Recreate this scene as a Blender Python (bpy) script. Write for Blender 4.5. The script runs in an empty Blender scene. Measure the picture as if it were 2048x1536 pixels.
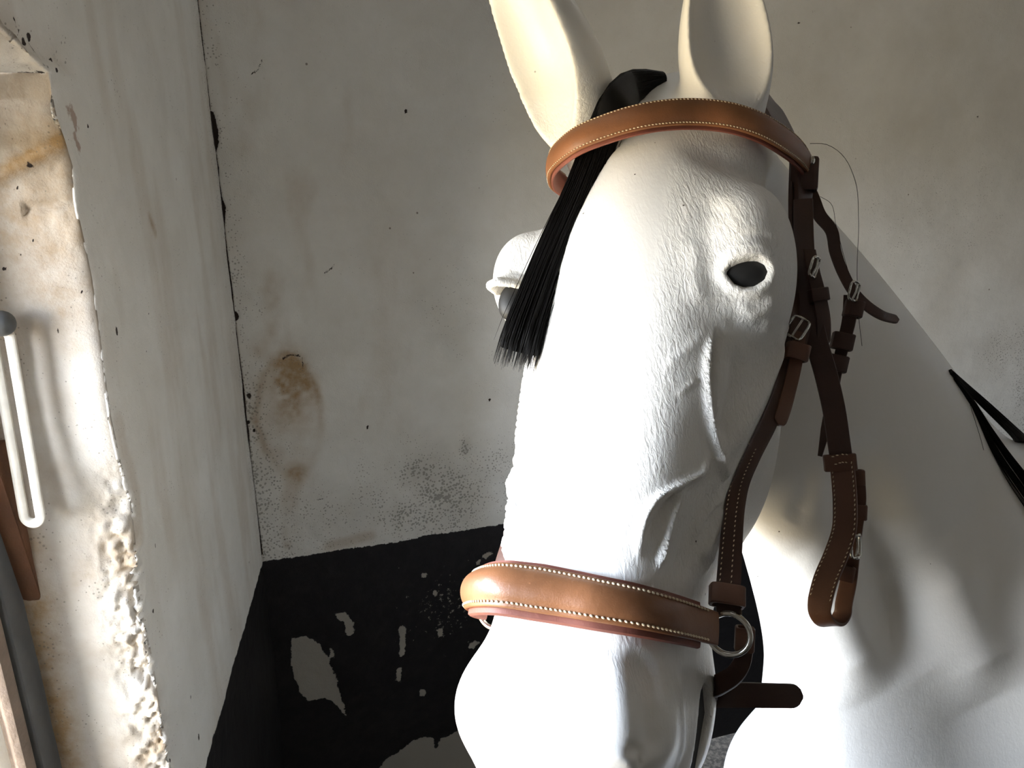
import bpy, bmesh, math, random
import numpy as np
from mathutils import Vector
from mathutils.bvhtree import BVHTree

SC = bpy.context.scene
COL = SC.collection
random.seed(7)
RNG = np.random.default_rng(7)

# ------------------------------------------------------------------ camera
FPX = 1500.0                                  # focal length in pixels of the 2048 px frame
PITCH = math.radians(17.7)
CAM = np.array([0.0, 0.0, 1.65])
RGT = np.array([1.0, 0.0, 0.0])
FWD = np.array([0.0, math.cos(PITCH), -math.sin(PITCH)])
UPV = np.array([0.0, math.sin(PITCH), math.cos(PITCH)])
cam_data = bpy.data.cameras.new('camera')
cam_data.sensor_width = 36.0
cam_data.lens = 36.0 * FPX / 2048.0
cam_data.clip_start = 0.02
cam = bpy.data.objects.new('camera', cam_data)
COL.objects.link(cam)
cam.location = CAM
cam.rotation_euler = (math.pi / 2 - PITCH, 0, 0)
SC.camera = cam


def ray(px, py):
    return RGT * ((px - 1024) / FPX) - UPV * ((py - 768) / FPX) + FWD


def at(px, py, depth):
    return CAM + ray(px, py) * depth


def cam2world(v):
    return RGT * v[0] + UPV * v[1] - FWD * v[2]


def cycles_light(o, e):
    o.energy = e


# world: bright overcast sky above, warm sunlit yard below the horizon
wd = bpy.data.worlds.new('sky')
SC.world = wd
wd.use_nodes = True
wt = wd.node_tree
bg = wt.nodes['Background']
tc = wt.nodes.new('ShaderNodeTexCoord')
sx = wt.nodes.new('ShaderNodeSeparateXYZ')
rp = wt.nodes.new('ShaderNodeValToRGB')
mr = wt.nodes.new('ShaderNodeMapRange')
mr.inputs['From Min'].default_value = -1.0
wt.links.new(tc.outputs['Generated'], sx.inputs[0])
wt.links.new(sx.outputs['Z'], mr.inputs['Value'])
wt.links.new(mr.outputs['Result'], rp.inputs['Fac'])
wt.links.new(rp.outputs['Color'], bg.inputs['Color'])
cr = rp.color_ramp
cr.elements[0].position = 0.30; cr.elements[0].color = (.42, .345, .22, 1)
cr.elements[1].position = 0.496; cr.elements[1].color = (.60, .49, .31, 1)
e_ = cr.elements.new(0.506); e_.color = (2.46, 2.62, 2.80, 1)
e_ = cr.elements.new(0.70); e_.color = (.62, .78, 1.08, 1)
bg.inputs['Strength'].default_value = 26.5
SC.view_settings.view_transform = 'Standard'
SC.view_settings.look = 'None'
SC.view_settings.gamma = 1.0
SC.view_settings.use_curve_mapping = False
SC.view_settings.exposure = 0.0
SC.cycles.max_bounces = 8
SC.cycles.diffuse_bounces = 5
SC.cycles.use_adaptive_sampling = True
SC.cycles.adaptive_threshold = 0.025
SC.cycles.transparent_max_bounces = 12
SC.cycles.sample_clamp_indirect = 6.0
SC.cycles.use_denoising = True

# ------------------------------------------------------------------ the stable: where its walls stand
_r = ray(525, 1125)
CORNER = CAM + _r / math.hypot(_r[0], _r[1]) * 1.5
ZDADO = CORNER[2]


def on_z(px, py, z):
    r = ray(px, py)
    return CAM + r * ((z - CAM[2]) / r[2])


_b = on_z(1015, 1048, ZDADO) - CORNER
_l = CORNER - on_z(410, 1536, ZDADO)
DB = np.array([_b[0], _b[1], 0]); DB /= np.linalg.norm(DB)      # along the back wall, away from the corner
DL = np.array([_l[0], _l[1], 0]); DL /= np.linalg.norm(DL)      # along the left wall, towards the corner
NL = np.array([DL[1], -DL[0], 0])                               # into the room from the left wall
NB = np.array([DB[1], -DB[0], 0])                               # into the room from the back wall
S_EDGE, S_FAR, Z_TOP, Z_SILL, REVEAL = -.675, -1.42, 1.712, .80, .125
CEIL = 2.45


def plane_hit(px, py, p0, n):
    r = ray(px, py)
    return CAM + r * ((n @ (p0 - CAM)) / (n @ r))


def back_px(px, py):
    P = plane_hit(px, py, CORNER, NB)
    return np.array([(P - CORNER) @ DB, P[2]])


def left_px(px, py):
    P = plane_hit(px, py, CORNER, NL)
    return np.array([(P - CORNER) @ DL, P[2]])


def reveal_px(px, py):
    P = plane_hit(px, py, CORNER + DL * S_EDGE, -DL)
    return np.array([-(P - CORNER) @ NL, P[2]])


# daylight enters by the window only: a portal in its opening helps the sky light find it
from mathutils import Matrix
WLF = -3.1                                                       # the rear wall, along the left wall


def portal(name, c, inward, w, h):
    pl = bpy.data.lights.new(name, 'AREA')
    pl.shape = 'RECTANGLE'
    pl.size = w; pl.size_y = h
    pl.cycles.is_portal = True
    po = bpy.data.objects.new(name, pl)
    COL.objects.link(po)
    po.location = c
    z = -np.asarray(inward, float)
    y = np.array([0, 0, 1.0])
    po.rotation_euler = Matrix((np.cross(y, z), y, z)).transposed().to_euler()


_c = CORNER + DL * (S_EDGE + S_FAR) / 2 - NL * (REVEAL + .12)
portal('window_portal', (_c[0], _c[1], (Z_TOP + Z_SILL) / 2), NL, S_EDGE - S_FAR, Z_TOP - Z_SILL + .1)
# ------------------------------------------------------------------ numeric helpers
def unit(v):
    v = np.asarray(v, float)
    return v / np.linalg.norm(v)


def hermite(xk, yk, x):
    """smooth interpolation of rows yk at knots xk"""
    xk = np.asarray(xk, float); yk = np.asarray(yk, float)
    one = yk.ndim == 1
    if one:
        yk = yk[:, None]
    m = np.gradient(yk, xk, axis=0)
    x = np.clip(np.asarray(x, float), xk[0], xk[-1])
    i = np.clip(np.searchsorted(xk, x) - 1, 0, len(xk) - 2)
    h = (xk[i + 1] - xk[i])
    t = ((x - xk[i]) / h)[:, None]; h = h[:, None]
    r = ((2 * t**3 - 3 * t**2 + 1) * yk[i] + (t**3 - 2 * t**2 + t) * h * m[i]
         + (-2 * t**3 + 3 * t**2) * yk[i + 1] + (t**3 - t**2) * h * m[i + 1])
    return r[:, 0] if one else r


def smooth_path(pts, n):
    """n points at even arc length along a smooth curve through pts"""
    pts = np.asarray(pts, float)
    d = np.r_[0, np.cumsum(np.linalg.norm(np.diff(pts, axis=0), axis=1))]
    if len(pts) < 3:
        return pts[0] + (pts[-1] - pts[0]) * np.linspace(0, 1, n)[:, None]
    f = hermite(d, pts, np.linspace(0, d[-1], max(200, n * 4)))
    e = np.r_[0, np.cumsum(np.linalg.norm(np.diff(f, axis=0), axis=1))]
    s = np.linspace(0, e[-1], n)
    return np.stack([np.interp(s, e, f[:, k]) for k in range(f.shape[1])], 1)


def smin(a, b, k):
    h = np.clip(k - np.abs(a - b), 0, None) / k
    return np.minimum(a, b) - h * h * k * 0.25


def smax(a, b, k):
    return -smin(-a, -b, k)


def seg_dist(P, A, B):
    """distance of P from segment and the parameter on it"""
    ab = B - A
    t = np.clip(((P - A) @ ab) / (ab @ ab), 0, 1)
    return np.linalg.norm(P - A - t[:, None] * ab, axis=1), t


def cone(P, A, B, ra, rb):
    d, t = seg_dist(P, np.asarray(A, float), np.asarray(B, float))
    return d - (ra + (rb - ra) * t)


def ball(P, c, r, axes=None):
    """ellipsoid: radii r along axes (rows)"""
    q = P - np.asarray(c, float)
    if axes is not None:
        q = q @ np.asarray(axes, float).T
    r = np.asarray(r, float)
    k0 = np.linalg.norm(q / r, axis=1)
    k1 = np.linalg.norm(q / (r * r), axis=1)
    return k0 * (k0 - 1) / np.maximum(k1, 1e-9)


def poly_dist(P, pts):
    best = None; par = None
    L = np.r_[0, np.cumsum(np.linalg.norm(np.diff(pts, axis=0), axis=1))]
    for i in range(len(pts) - 1):
        d, t = seg_dist(P, pts[i], pts[i + 1])
        s = (L[i] + t * (L[i + 1] - L[i])) / L[-1]
        if best is None:
            best, par = d, s
        else:
            m = d < best
            best = np.where(m, d, best); par = np.where(m, s, par)
    return best, par


def vnoise(P, freq, seed=0):
    """value noise in -1..1 of points P (n x 2 or n x 3)"""
    q = np.asarray(P, float) * freq
    if q.shape[1] == 2:
        q = np.c_[q, np.zeros(len(q))]
    i = np.floor(q).astype(np.int64); f = q - i
    f = f * f * (3 - 2 * f)
    out = np.zeros(len(q))
    for dx in (0, 1):
        for dy in (0, 1):
            for dz in (0, 1):
                h = ((i[:, 0] + dx) * 374761393 + (i[:, 1] + dy) * 668265263 + (i[:, 2] + dz) * 2147483647 + seed * 974711) & 0xFFFFFFFF
                h = ((h ^ (h >> 13)) * 1274126177) & 0xFFFFFFFF
                h = (h ^ (h >> 16)) & 0xFFFF
                w = (f[:, 0] if dx else 1 - f[:, 0]) * (f[:, 1] if dy else 1 - f[:, 1]) * (f[:, 2] if dz else 1 - f[:, 2])
                out += w * (h / 32767.5 - 1)
    return out


def fbm(P, freq, oct=4, seed=0, gain=0.5):
    a, s, o = 1.0, 0.0, np.zeros(len(P))
    for k in range(oct):
        o += a * vnoise(P, freq * 2**k, seed + k * 17); s += a; a *= gain
    return o / s


def surface_nets(F, ax, pad=0.006):
    """polygonise F = 0 on the (uneven) grid of coordinates ax = (xs, ys, zs)"""
    xs, ys, zs = [np.asarray(a, np.float64) for a in ax]
    n = [len(xs), len(ys), len(zs)]
    B = 6
    V = np.ones(n, np.float32)
    cen = [np.array([0.5 * (a[i] + a[min(i + B, len(a)) - 1]) for i in range(0, len(a), B)]) for a in (xs, ys, zs)]
    half = [np.array([0.5 * (a[min(i + B, len(a)) - 1] - a[i]) for i in range(0, len(a), B)]) for a in (xs, ys, zs)]
    gc = np.stack(np.meshgrid(*cen, indexing='ij'), -1).reshape(-1, 3)
    hd = np.linalg.norm(np.stack(np.meshgrid(*half, indexing='ij'), -1).reshape(-1, 3), axis=1)
    fc = np.concatenate([F(c) for c in np.array_split(gc, max(1, len(gc) // 200000))])
    nb = [len(c) for c in cen]
    act = np.argwhere((np.abs(fc) < 1.5 * hd + pad).reshape(nb))
    sgn = np.where(fc < 0, -1, 1).astype(np.float32).reshape(nb)
    V[:] = np.repeat(np.repeat(np.repeat(sgn, B, 0), B, 1), B, 2)[:n[0], :n[1], :n[2]]
    o = np.stack(np.meshgrid(*[np.arange(B)] * 3, indexing='ij'), -1).reshape(-1, 3)
    for chunk in np.array_split(act, max(1, len(act) // 2000)):
        idx = (chunk[:, None, :] * B + o[None]).reshape(-1, 3)
        ok = (idx[:, 0] < n[0]) & (idx[:, 1] < n[1]) & (idx[:, 2] < n[2])
        idx = idx[ok]
        V[idx[:, 0], idx[:, 1], idx[:, 2]] = F(np.stack([xs[idx[:, 0]], ys[idx[:, 1]], zs[idx[:, 2]]], 1))
    S = V < 0
    c = S[:-1, :-1, :-1].astype(np.int8)
    tot = np.zeros_like(c)
    for dx in (0, 1):
        for dy in (0, 1):
            for dz in (0, 1):
                tot += S[dx:n[0] - 1 + dx, dy:n[1] - 1 + dy, dz:n[2] - 1 + dz]
    cells = np.argwhere((tot > 0) & (tot < 8))
    ids = np.full(c.shape, -1, np.int32)
    ids[cells[:, 0], cells[:, 1], cells[:, 2]] = np.arange(len(cells))
    acc = np.zeros((len(cells), 3)); cnt = np.zeros(len(cells))
    X = (xs, ys, zs)
    for axis in range(3):
        u, w = [a for a in range(3) if a != axis]
        for du in (0, 1):
            for dw in (0, 1):
                a = cells.copy(); a[:, u] += du; a[:, w] += dw
                b = a.copy(); b[:, axis] += 1
                va = V[a[:, 0], a[:, 1], a[:, 2]]; vb = V[b[:, 0], b[:, 1], b[:, 2]]
                m = (va < 0) != (vb < 0)
                t = va[m] / (va[m] - vb[m])
                p = np.stack([X[k][a[m, k]] for k in range(3)], 1)
                p[:, axis] += t * (X[axis][b[m, axis]] - X[axis][a[m, axis]])
                acc[m] += p; cnt[m] += 1
    verts = acc / cnt[:, None]
    quads = []
    for axis in range(3):
        u, w = (axis + 1) % 3, (axis + 2) % 3
        sl0 = [slice(None)] * 3; sl1 = [slice(None)] * 3
        sl0[axis] = slice(0, -1); sl1[axis] = slice(1, None)
        ch = np.argwhere(S[tuple(sl0)] != S[tuple(sl1)])
        ch = ch[(ch[:, u] > 0) & (ch[:, w] > 0) & (ch[:, u] < n[u] - 1) & (ch[:, w] < n[w] - 1)]
        q = []
        for du, dw in ((-1, -1), (0, -1), (0, 0), (-1, 0)):
            e = ch.copy(); e[:, u] += du; e[:, w] += dw
            q.append(ids[e[:, 0], e[:, 1], e[:, 2]])
        q = np.stack(q, 1)
        flip = ~S[ch[:, 0], ch[:, 1], ch[:, 2]]
        q[flip] = q[flip][:, ::-1]
        quads.append(q)
    quads = np.concatenate(quads)
    quads = quads[(quads >= 0).all(1)]
    return verts, quads


def mesh_from(verts, faces, name, smooth=True):
    verts = np.asarray(verts, np.float32); faces = np.asarray(faces, np.int32)
    me = bpy.data.meshes.new(name)
    me.vertices.add(len(verts)); me.vertices.foreach_set('co', verts.ravel())
    k = faces.shape[1]
    me.loops.add(faces.size); me.loops.foreach_set('vertex_index', faces.ravel())
    me.polygons.add(len(faces))
    me.polygons.foreach_set('loop_start', np.arange(0, faces.size, k, dtype=np.int32))
    me.polygons.foreach_set('loop_total', np.full(len(faces), k, np.int32))
    me.update(calc_edges=True); me.validate()
    if smooth:
        me.polygons.foreach_set('use_smooth', np.ones(len(me.polygons), bool))
    return me


def link(name, me, mat=None, parent=None):
    o = bpy.data.objects.new(name, me)
    COL.objects.link(o)
    if mat is not None and me is not None:
        me.materials.append(mat)
    if parent is not None:
        o.parent = parent
    return o
# ------------------------------------------------------------------ materials
def new_mat(name):
    m = bpy.data.materials.new(name)
    m.use_nodes = True
    return m, m.node_tree, m.node_tree.nodes['Principled BSDF']


class G:
    """small helper that wires shader nodes"""
    def __init__(self, t):
        self.t = t

    def n(self, kind, **kw):
        x = self.t.nodes.new('ShaderNode' + kind)
        for k, v in kw.items():
            setattr(x, k, v)
        return x

    def put(self, sock, v):
        if isinstance(v, (int, float)):
            sock.default_value = v
        elif isinstance(v, tuple):
            sock.default_value = v if len(v) == 4 or sock.type == 'VECTOR' else (*v, 1)
        else:
            self.t.links.new(v, sock)

    def math(self, op, a, b=0.0, c=None, clamp=False):
        x = self.n('Math', operation=op, use_clamp=clamp)
        self.put(x.inputs[0], a); self.put(x.inputs[1], b)
        if c is not None:
            self.put(x.inputs[2], c)
        return x.outputs[0]

    def mix(self, f, a, b):
        x = self.n('Mix', data_type='RGBA')
        self.put(x.inputs[0], f); self.put(x.inputs[6], a); self.put(x.inputs[7], b)
        return x.outputs[2]

    def noise(self, scale, detail=4, vec=None, rough=.55, dist=0.0):
        x = self.n('TexNoise')
        x.inputs['Scale'].default_value = scale; x.inputs['Detail'].default_value = detail
        x.inputs['Roughness'].default_value = rough; x.inputs['Distortion'].default_value = dist
        if vec is not None:
            self.t.links.new(vec, x.inputs['Vector'])
        return x.outputs['Fac']

    def coord(self, scale=(1, 1, 1), rot=(0, 0, 0)):
        c = self.n('TexCoord'); m = self.n('Mapping')
        m.inputs['Scale'].default_value = scale; m.inputs['Rotation'].default_value = rot
        self.t.links.new(c.outputs['Object'], m.inputs['Vector'])
        return m.outputs['Vector']

    def step(self, v, lo, hi):
        x = self.n('MapRange', clamp=True)
        x.inputs['From Min'].default_value = lo; x.inputs['From Max'].default_value = hi
        self.put(x.inputs['Value'], v)
        return x.outputs['Result']

    def attr(self, name):
        return self.n('Attribute', attribute_name=name).outputs['Fac']

    def bump(self, h, strength, dist, prev=None):
        x = self.n('Bump')
        x.inputs['Strength'].default_value = strength; x.inputs['Distance'].default_value = dist
        self.t.links.new(h, x.inputs['Height'])
        if prev is not None:
            self.t.links.new(prev, x.inputs['Normal'])
        return x.outputs['Normal']


def plain(name, col, rough=.5, metal=0.0, bump=None, spec=.5):
    m, t, b = new_mat(name)
    g = G(t)
    b.inputs['Metallic'].default_value = metal
    b.inputs['Specular IOR Level'].default_value = spec
    nz = g.noise(38, 5, g.coord())
    g.put(b.inputs['Base Color'], g.mix(g.step(nz, .3, .7), tuple(c * .8 for c in col), tuple(min(1, c * 1.12) for c in col)))
    g.put(b.inputs['Roughness'], g.math('ADD', rough - .08, g.math('MULTIPLY', nz, .16)))
    if bump:
        g.put(b.inputs['Normal'], g.bump(g.noise(bump[0], 6, g.coord()), bump[1], bump[2]))
    return m


def leather(name, col, rough=.38, wear=.25):
    m, t, b = new_mat(name)
    g = G(t)
    v = g.coord()
    big = g.noise(22, 5, v); fine = g.noise(900, 3, v)
    c = g.mix(g.step(big, .35, .7), tuple(x * .74 for x in col), tuple(x * 1.15 for x in col))
    sc = g.step(g.noise(120, 6, v, .7), .66, .74)
    c = g.mix(g.math('MULTIPLY', sc, wear), c, tuple(min(1, x * 2.2 + .02) for x in col))
    g.put(b.inputs['Base Color'], c)
    g.put(b.inputs['Roughness'], g.math('ADD', rough, g.math('MULTIPLY', big, .15)))
    b.inputs['Specular IOR Level'].default_value = .5
    g.put(b.inputs['Normal'], g.bump(fine, .25, .0004, g.bump(g.noise(160, 4, v), .3, .0008)))
    return m


M_TAN = leather('tan_leather', (.235, .098, .040), .34)
M_HAV = leather('dark_brown_leather', (.060, .026, .017), .42)
M_MID = leather('brown_leather', (.135, .060, .034), .42)
M_RED = leather('red_brown_lining_leather', (.20, .062, .040), .55)
M_THREAD = plain('cream_thread', (.72, .60, .42), .7)
M_STEEL = plain('steel', (.62, .60, .55), .22, 1.0)
M_EYE = plain('matte_black_eye', (.006, .006, .006), .62)
M_MOUTH = plain('mouth_shade_black', (.012, .010, .008), .7)
M_HAIR = plain('black_hair', (.005, .0045, .0045), .55, spec=.18)
M_GREYPAINT = plain('dark_grey_frame_paint', (.075, .075, .072), .6, bump=(60, .3, .002))
M_WOOD = plain('weathered_wood', (.20, .145, .105), .75, bump=(90, .6, .003))
M_RUST = plain('rust_brown_wood', (.12, .048, .018), .8, bump=(80, .5, .003))
M_STAY = plain('chipped_white_paint', (.66, .62, .54), .45, bump=(150, .35, .001))

# white painted horse
M_HORSE, _t, _b = new_mat('white_painted_horse')
g = G(_t)
v = g.n('TexCoord').outputs['Object']
vr = g.n('Mapping'); vm = g.n('Mapping')
_t.links.new(v, vr.inputs['Vector']); _t.links.new(vr.outputs['Vector'], vm.inputs['Vector'])
HORSE_MAP = (vr, vm)
vv = vm.outputs['Vector']
spk = g.n('TexVoronoi'); spk.inputs['Scale'].default_value = 62
_t.links.new(v, spk.inputs['Vector'])
dots = g.math('LESS_THAN', spk.outputs['Distance'], .055)
dots = g.math('MULTIPLY', dots, g.step(g.noise(21, 2, v), .56, .60))
base = g.mix(g.step(g.noise(9, 4, v), .35, .7), (.80, .785, .745), (.83, .82, .79))
g.put(_b.inputs['Base Color'], g.mix(dots, base, (.09, .075, .06)))
_b.inputs['Roughness'].default_value = .34
_b.inputs['Specular IOR Level'].default_value = .5
hair = g.noise(1, 5, vv, .6, .6)
rough_zone = g.attr('hair')
hb = g.math('MULTIPLY', hair, rough_zone)
brush = g.noise(1, 3, vv, .6, .2)
g.put(_b.inputs['Normal'], g.bump(hb, .85, .0020, g.bump(g.noise(120, 5, v), .12, .0015)))

# plastered walls: painted areas are stored on the mesh, their edges broken up here
def wall_mat(name, base, hi):
    m, t, b = new_mat(name)
    g = G(t)
    v = g.coord()
    n1 = g.noise(7, 6, v, .6); n2 = g.noise(70, 5, v, .65); n3 = g.noise(420, 4, v, .6)
    c = g.mix(g.step(n1, .32, .68), base, hi)
    c = g.mix(g.math('MULTIPLY', g.step(g.noise(3.2, 5, v), .5, .75), .25), c, (.42, .38, .30))
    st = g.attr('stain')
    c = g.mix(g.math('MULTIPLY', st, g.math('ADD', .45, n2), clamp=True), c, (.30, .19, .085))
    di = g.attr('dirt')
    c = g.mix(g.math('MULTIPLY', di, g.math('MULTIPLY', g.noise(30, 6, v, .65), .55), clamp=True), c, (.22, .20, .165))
    pv = g.n('TexVoronoi'); pv.inputs['Scale'].default_value = 170
    t.links.new(v, pv.inputs['Vector'])
    pit = g.math('LESS_THAN', pv.outputs['Distance'], g.math('MULTIPLY', g.math('SUBTRACT', g.math('ADD', di, g.noise(24, 3, v)), .62), .55))
    c = g.mix(g.math('MULTIPLY', pit, .6), c, (.15, .135, .11))
    sp = g.n('TexVoronoi'); sp.inputs['Scale'].default_value = 26
    t.links.new(v, sp.inputs['Vector'])
    spots = g.math('MULTIPLY', g.math('LESS_THAN', g.math('ADD', sp.outputs['Distance'], g.math('MULTIPLY', n2, .06)), .085), g.step(g.noise(5, 2, v), .60, .63))
    c = g.mix(g.math('MULTIPLY', spots, .75), c, (.12, .085, .06))
    jag = g.math('ADD', g.math('MULTIPLY', g.math('SUBTRACT', n2, .5), .012), g.math('MULTIPLY', g.math('SUBTRACT', n3, .5), .005))
    dado = g.step(g.math('ADD', g.attr('dado'), jag), -.0006, .0006)
    jag2 = g.math('ADD', jag, g.math('MULTIPLY', g.math('SUBTRACT', g.noise(34, 5, v, .7), .5), .022))
    chip = g.step(g.math('ADD', g.attr('chip'), jag2), -.0006, .0006)
    ch2 = g.step(g.math('ADD', g.noise(85, 6, v, .75), g.math('MULTIPLY', g.attr('flake'), .16)), .735, .75)
    chip = g.math('MAXIMUM', chip, ch2)
    black = g.math('MULTIPLY', dado, g.math('SUBTRACT', 1, chip))
    blk = g.mix(g.step(g.noise(30, 6, v, .7), .45, .8), (.0085, .007, .007), (.017, .0145, .013))
    c = g.mix(g.math('MULTIPLY', dado, chip), c, (.30, .27, .225))
    c = g.mix(black, c, blk)
    cr = g.step(g.math('ADD', g.attr('crack'), g.math('ADD', g.math('MULTIPLY', g.math('SUBTRACT', n3, .5), .6), g.math('MULTIPLY', g.math('SUBTRACT', g.noise(150, 4, v, .7), .5), .9))), .45, .6)
    c = g.mix(cr, c, (.022, .014, .010))
    br = g.step(g.math('ADD', g.attr('brick'), g.math('MULTIPLY', g.math('SUBTRACT', n2, .5), 1.6)), .45, .62)
    c = g.mix(g.math('MULTIPLY', br, .7), c, (.24, .135, .085))
    g.put(b.inputs['Base Color'], c)
    g.put(b.inputs['Roughness'], g.math('SUBTRACT', .85, g.math('MULTIPLY', black, .30)))
    b.inputs['Specular IOR Level'].default_value = .3
    hh = g.math('ADD', g.math('MULTIPLY', n2, .6), g.math('MULTIPLY', n3, .4))
    hh = g.math('SUBTRACT', hh, g.math('MULTIPLY', g.math('MULTIPLY', dado, chip), .8))
    g.put(b.inputs['Normal'], g.bump(hh, .55, .0022, g.bump(n1, .25, .008)))
    return m


M_WALL = wall_mat('stained_white_plaster', (.60, .575, .52), (.68, .66, .61))
M_FLOOR, _t, _b = new_mat('speckled_dark_concrete')
g = G(_t)
v = g.coord()
c = g.mix(g.step(g.noise(75, 5, v, .7), .44, .60), (.012, .010, .009), (.11, .098, .085))
g.put(_b.inputs['Base Color'], c)
_b.inputs['Roughness'].default_value = .85
g.put(_b.inputs['Normal'], g.bump(g.noise(110, 5, v), .6, .004))
M_BOARD = plain('old_brown_boards', (.30, .265, .22), .8, bump=(12, .4, .004))
M_LIME = plain('clean_limewash', (.80, .79, .76), .8, bump=(20, .4, .004))
M_GLASS, _t, _b = new_mat('window_glass')
_o = _t.nodes['Material Output']
g = G(_t)
tr = g.n('BsdfTransparent'); gl = g.n('BsdfGlossy'); mx = g.n('MixShader'); lw = g.n('Fresnel'); lw.inputs['IOR'].default_value = 1.18
gl.inputs['Roughness'].default_value = .02
_t.links.new(lw.outputs[0], mx.inputs[0]); _t.links.new(tr.outputs[0], mx.inputs[1]); _t.links.new(gl.outputs[0], mx.inputs[2])
_t.links.new(mx.outputs[0], _o.inputs['Surface'])
# ------------------------------------------------------------------ room shell
def poly_signed(S, pts):
    """signed distance (inside positive) of 2-D points from a polygon"""
    pts = np.asarray(pts, float)
    d = np.full(len(S), 1e9); ins = np.zeros(len(S), bool)
    for a, b in zip(pts, np.roll(pts, -1, 0)):
        dd, _ = seg_dist(S, a, b)
        d = np.minimum(d, dd)
        c = (a[1] > S[:, 1]) != (b[1] > S[:, 1])
        with np.errstate(divide='ignore', invalid='ignore'):
            xx = (b[0] - a[0]) * (S[:, 1] - a[1]) / (b[1] - a[1]) + a[0]
        ins ^= c & (S[:, 0] < xx)
    return np.where(ins, d, -d)


def line_mask(S, pts, w):
    """1 on a 2-D polyline of half width w (scalar or one per point), falling to 0"""
    pts = np.asarray(pts, float)
    d, s = poly_dist(S, pts)
    k = np.r_[0, np.cumsum(np.linalg.norm(np.diff(pts, axis=0), axis=1))]
    w = np.interp(s, k / k[-1], np.broadcast_to(w, len(pts)))
    return np.clip(1.5 - d / w, 0, 1)


def set_attr(me, **kw):
    for k, a in kw.items():
        t = me.attributes.new(k, 'FLOAT', 'POINT')
        t.data.foreach_set('value', np.asarray(a, np.float32))


def grid_faces(nu, nv):
    i = np.arange((nu - 1) * (nv - 1)); u = i // (nv - 1); w = i % (nv - 1)
    a = u * nv + w
    return np.stack([a, a + nv, a + nv + 1, a + 1], 1)


def axis(*parts):
    return np.unique(np.round(np.concatenate([np.arange(a, b, h) for a, b, h in parts]), 5))


def structure(o):
    o['kind'] = 'structure'
    return o


def quad(name, pts, mat, flip=False, thick=.1):
    """a slab: quad pts, given thickness away from the room"""
    pts = [np.array(p, float) for p in pts]
    n = unit(np.cross(pts[1] - pts[0], pts[3] - pts[0]))
    back = [p - n * thick for p in pts]
    me = mesh_from(pts + back, [[0, 1, 2, 3], [7, 6, 5, 4], [0, 4, 5, 1], [1, 5, 6, 2], [2, 6, 7, 3], [3, 7, 4, 0]], name, False)
    z = np.zeros(8)
    set_attr(me, dado=z - .05, chip=z - .05, flake=z, stain=z, dirt=z + .2, crack=z, brick=z)
    return structure(link(name, me, mat))


# --- back wall
us = axis((-.02, .03, .0015), (.03, .62, .004), (.62, 2.3, .012), (2.3, 3.3, .1))
zs = axis((0, .2, .02), (.2, 1.95, .004), (1.95, CEIL + .01, .02))
A, Z = np.meshgrid(us, zs, indexing='ij')
S = np.c_[A.ravel(), Z.ravel()]
bp = lambda pts: [back_px(*p) for p in pts]
edge = ZDADO + .004 * fbm(S[:, :1] * [[1]] @ [[1, 0]], 14, 3, 5) + .003 * np.clip(.06 - S[:, 0], 0, 1) * 10
dado = np.clip(edge - S[:, 1], -.05, .05)
CH = [
    [(585, 1275), (612, 1272), (640, 1290), (658, 1320), (670, 1355), (680, 1385), (692, 1432), (672, 1408), (650, 1396), (620, 1400), (600, 1385), (588, 1350), (582, 1310)],
    [(670, 1228), (690, 1223), (709, 1245), (710, 1270), (696, 1270), (690, 1245), (676, 1240)],
    [(799, 1255), (811, 1252), (809, 1310), (799, 1314)],
    [(793, 1338), (803, 1336), (802, 1364), (793, 1360)],
    [(840, 1380), (850, 1378), (850, 1391), (841, 1390)], [(874, 1260), (886, 1257), (887, 1274), (876, 1275)],
    [(934, 1290), (950, 1280), (960, 1285), (950, 1297), (936, 1298)], [(866, 1182), (874, 1180), (874, 1190), (867, 1190)],
    [(966, 1112), (980, 1103), (985, 1108), (972, 1118)], [(952, 1124), (960, 1120), (960, 1130), (952, 1132)],
    [(845, 1148), (852, 1148), (851, 1154), (845, 1154)], [(795, 1132), (800, 1132), (799, 1138), (795, 1138)],
    [(660, 1296), (667, 1300), (668, 1316), (661, 1312)],
    [(755, 1536), (770, 1522), (800, 1503), (830, 1480), (852, 1474), (866, 1478), (872, 1500), (880, 1478), (900, 1470), (921, 1456), (945, 1500), (1000, 1560), (990, 1640), (740, 1640)],
]
chip = np.full(len(S), -.05)
for pts in CH:
    chip = np.maximum(chip, poly_signed(S, bp(pts)))
chip = np.clip(chip, -.05, .05)
c0 = back_px(900, 1210)
flake = np.exp(-((S[:, 0] - c0[0]) / .13)**2 - ((S[:, 1] - c0[1]) / .12)**2)
c0, c1 = back_px(577, 835), back_px(582, 770)
r_ = np.hypot((S[:, 0] - c0[0]) / .066, (S[:, 1] - c0[1]) / .125) + .17 * fbm(S, 11, 4, 3) + .10 * fbm(S, 50, 3, 13)
stain = .12 * np.clip(fbm(S, 3.2, 5, 201) * 2 - .1, 0, 1) + .25 * np.clip(fbm(S * [3, 1], 7, 4, 202) * 2 - .5, 0, 1) * np.exp(-((S[:, 0] - .1) / .25)**2)
stain += .50 * np.exp(-((r_ - .95) / .13)**2) * np.clip(.8 + 1.1 * fbm(S, 12, 3, 203), .35, 1.3) + .28 * np.exp(-np.clip(r_ - .75, 0, 9)**2 * 40) * (.6 + .8 * fbm(S, 40, 4, 9))
stain += .95 * np.exp(-((S[:, 0] - c1[0]) / .034)**2 - ((S[:, 1] - c1[1]) / .070)**2) * (.75 + .8 * fbm(S, 60, 3, 11))
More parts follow.
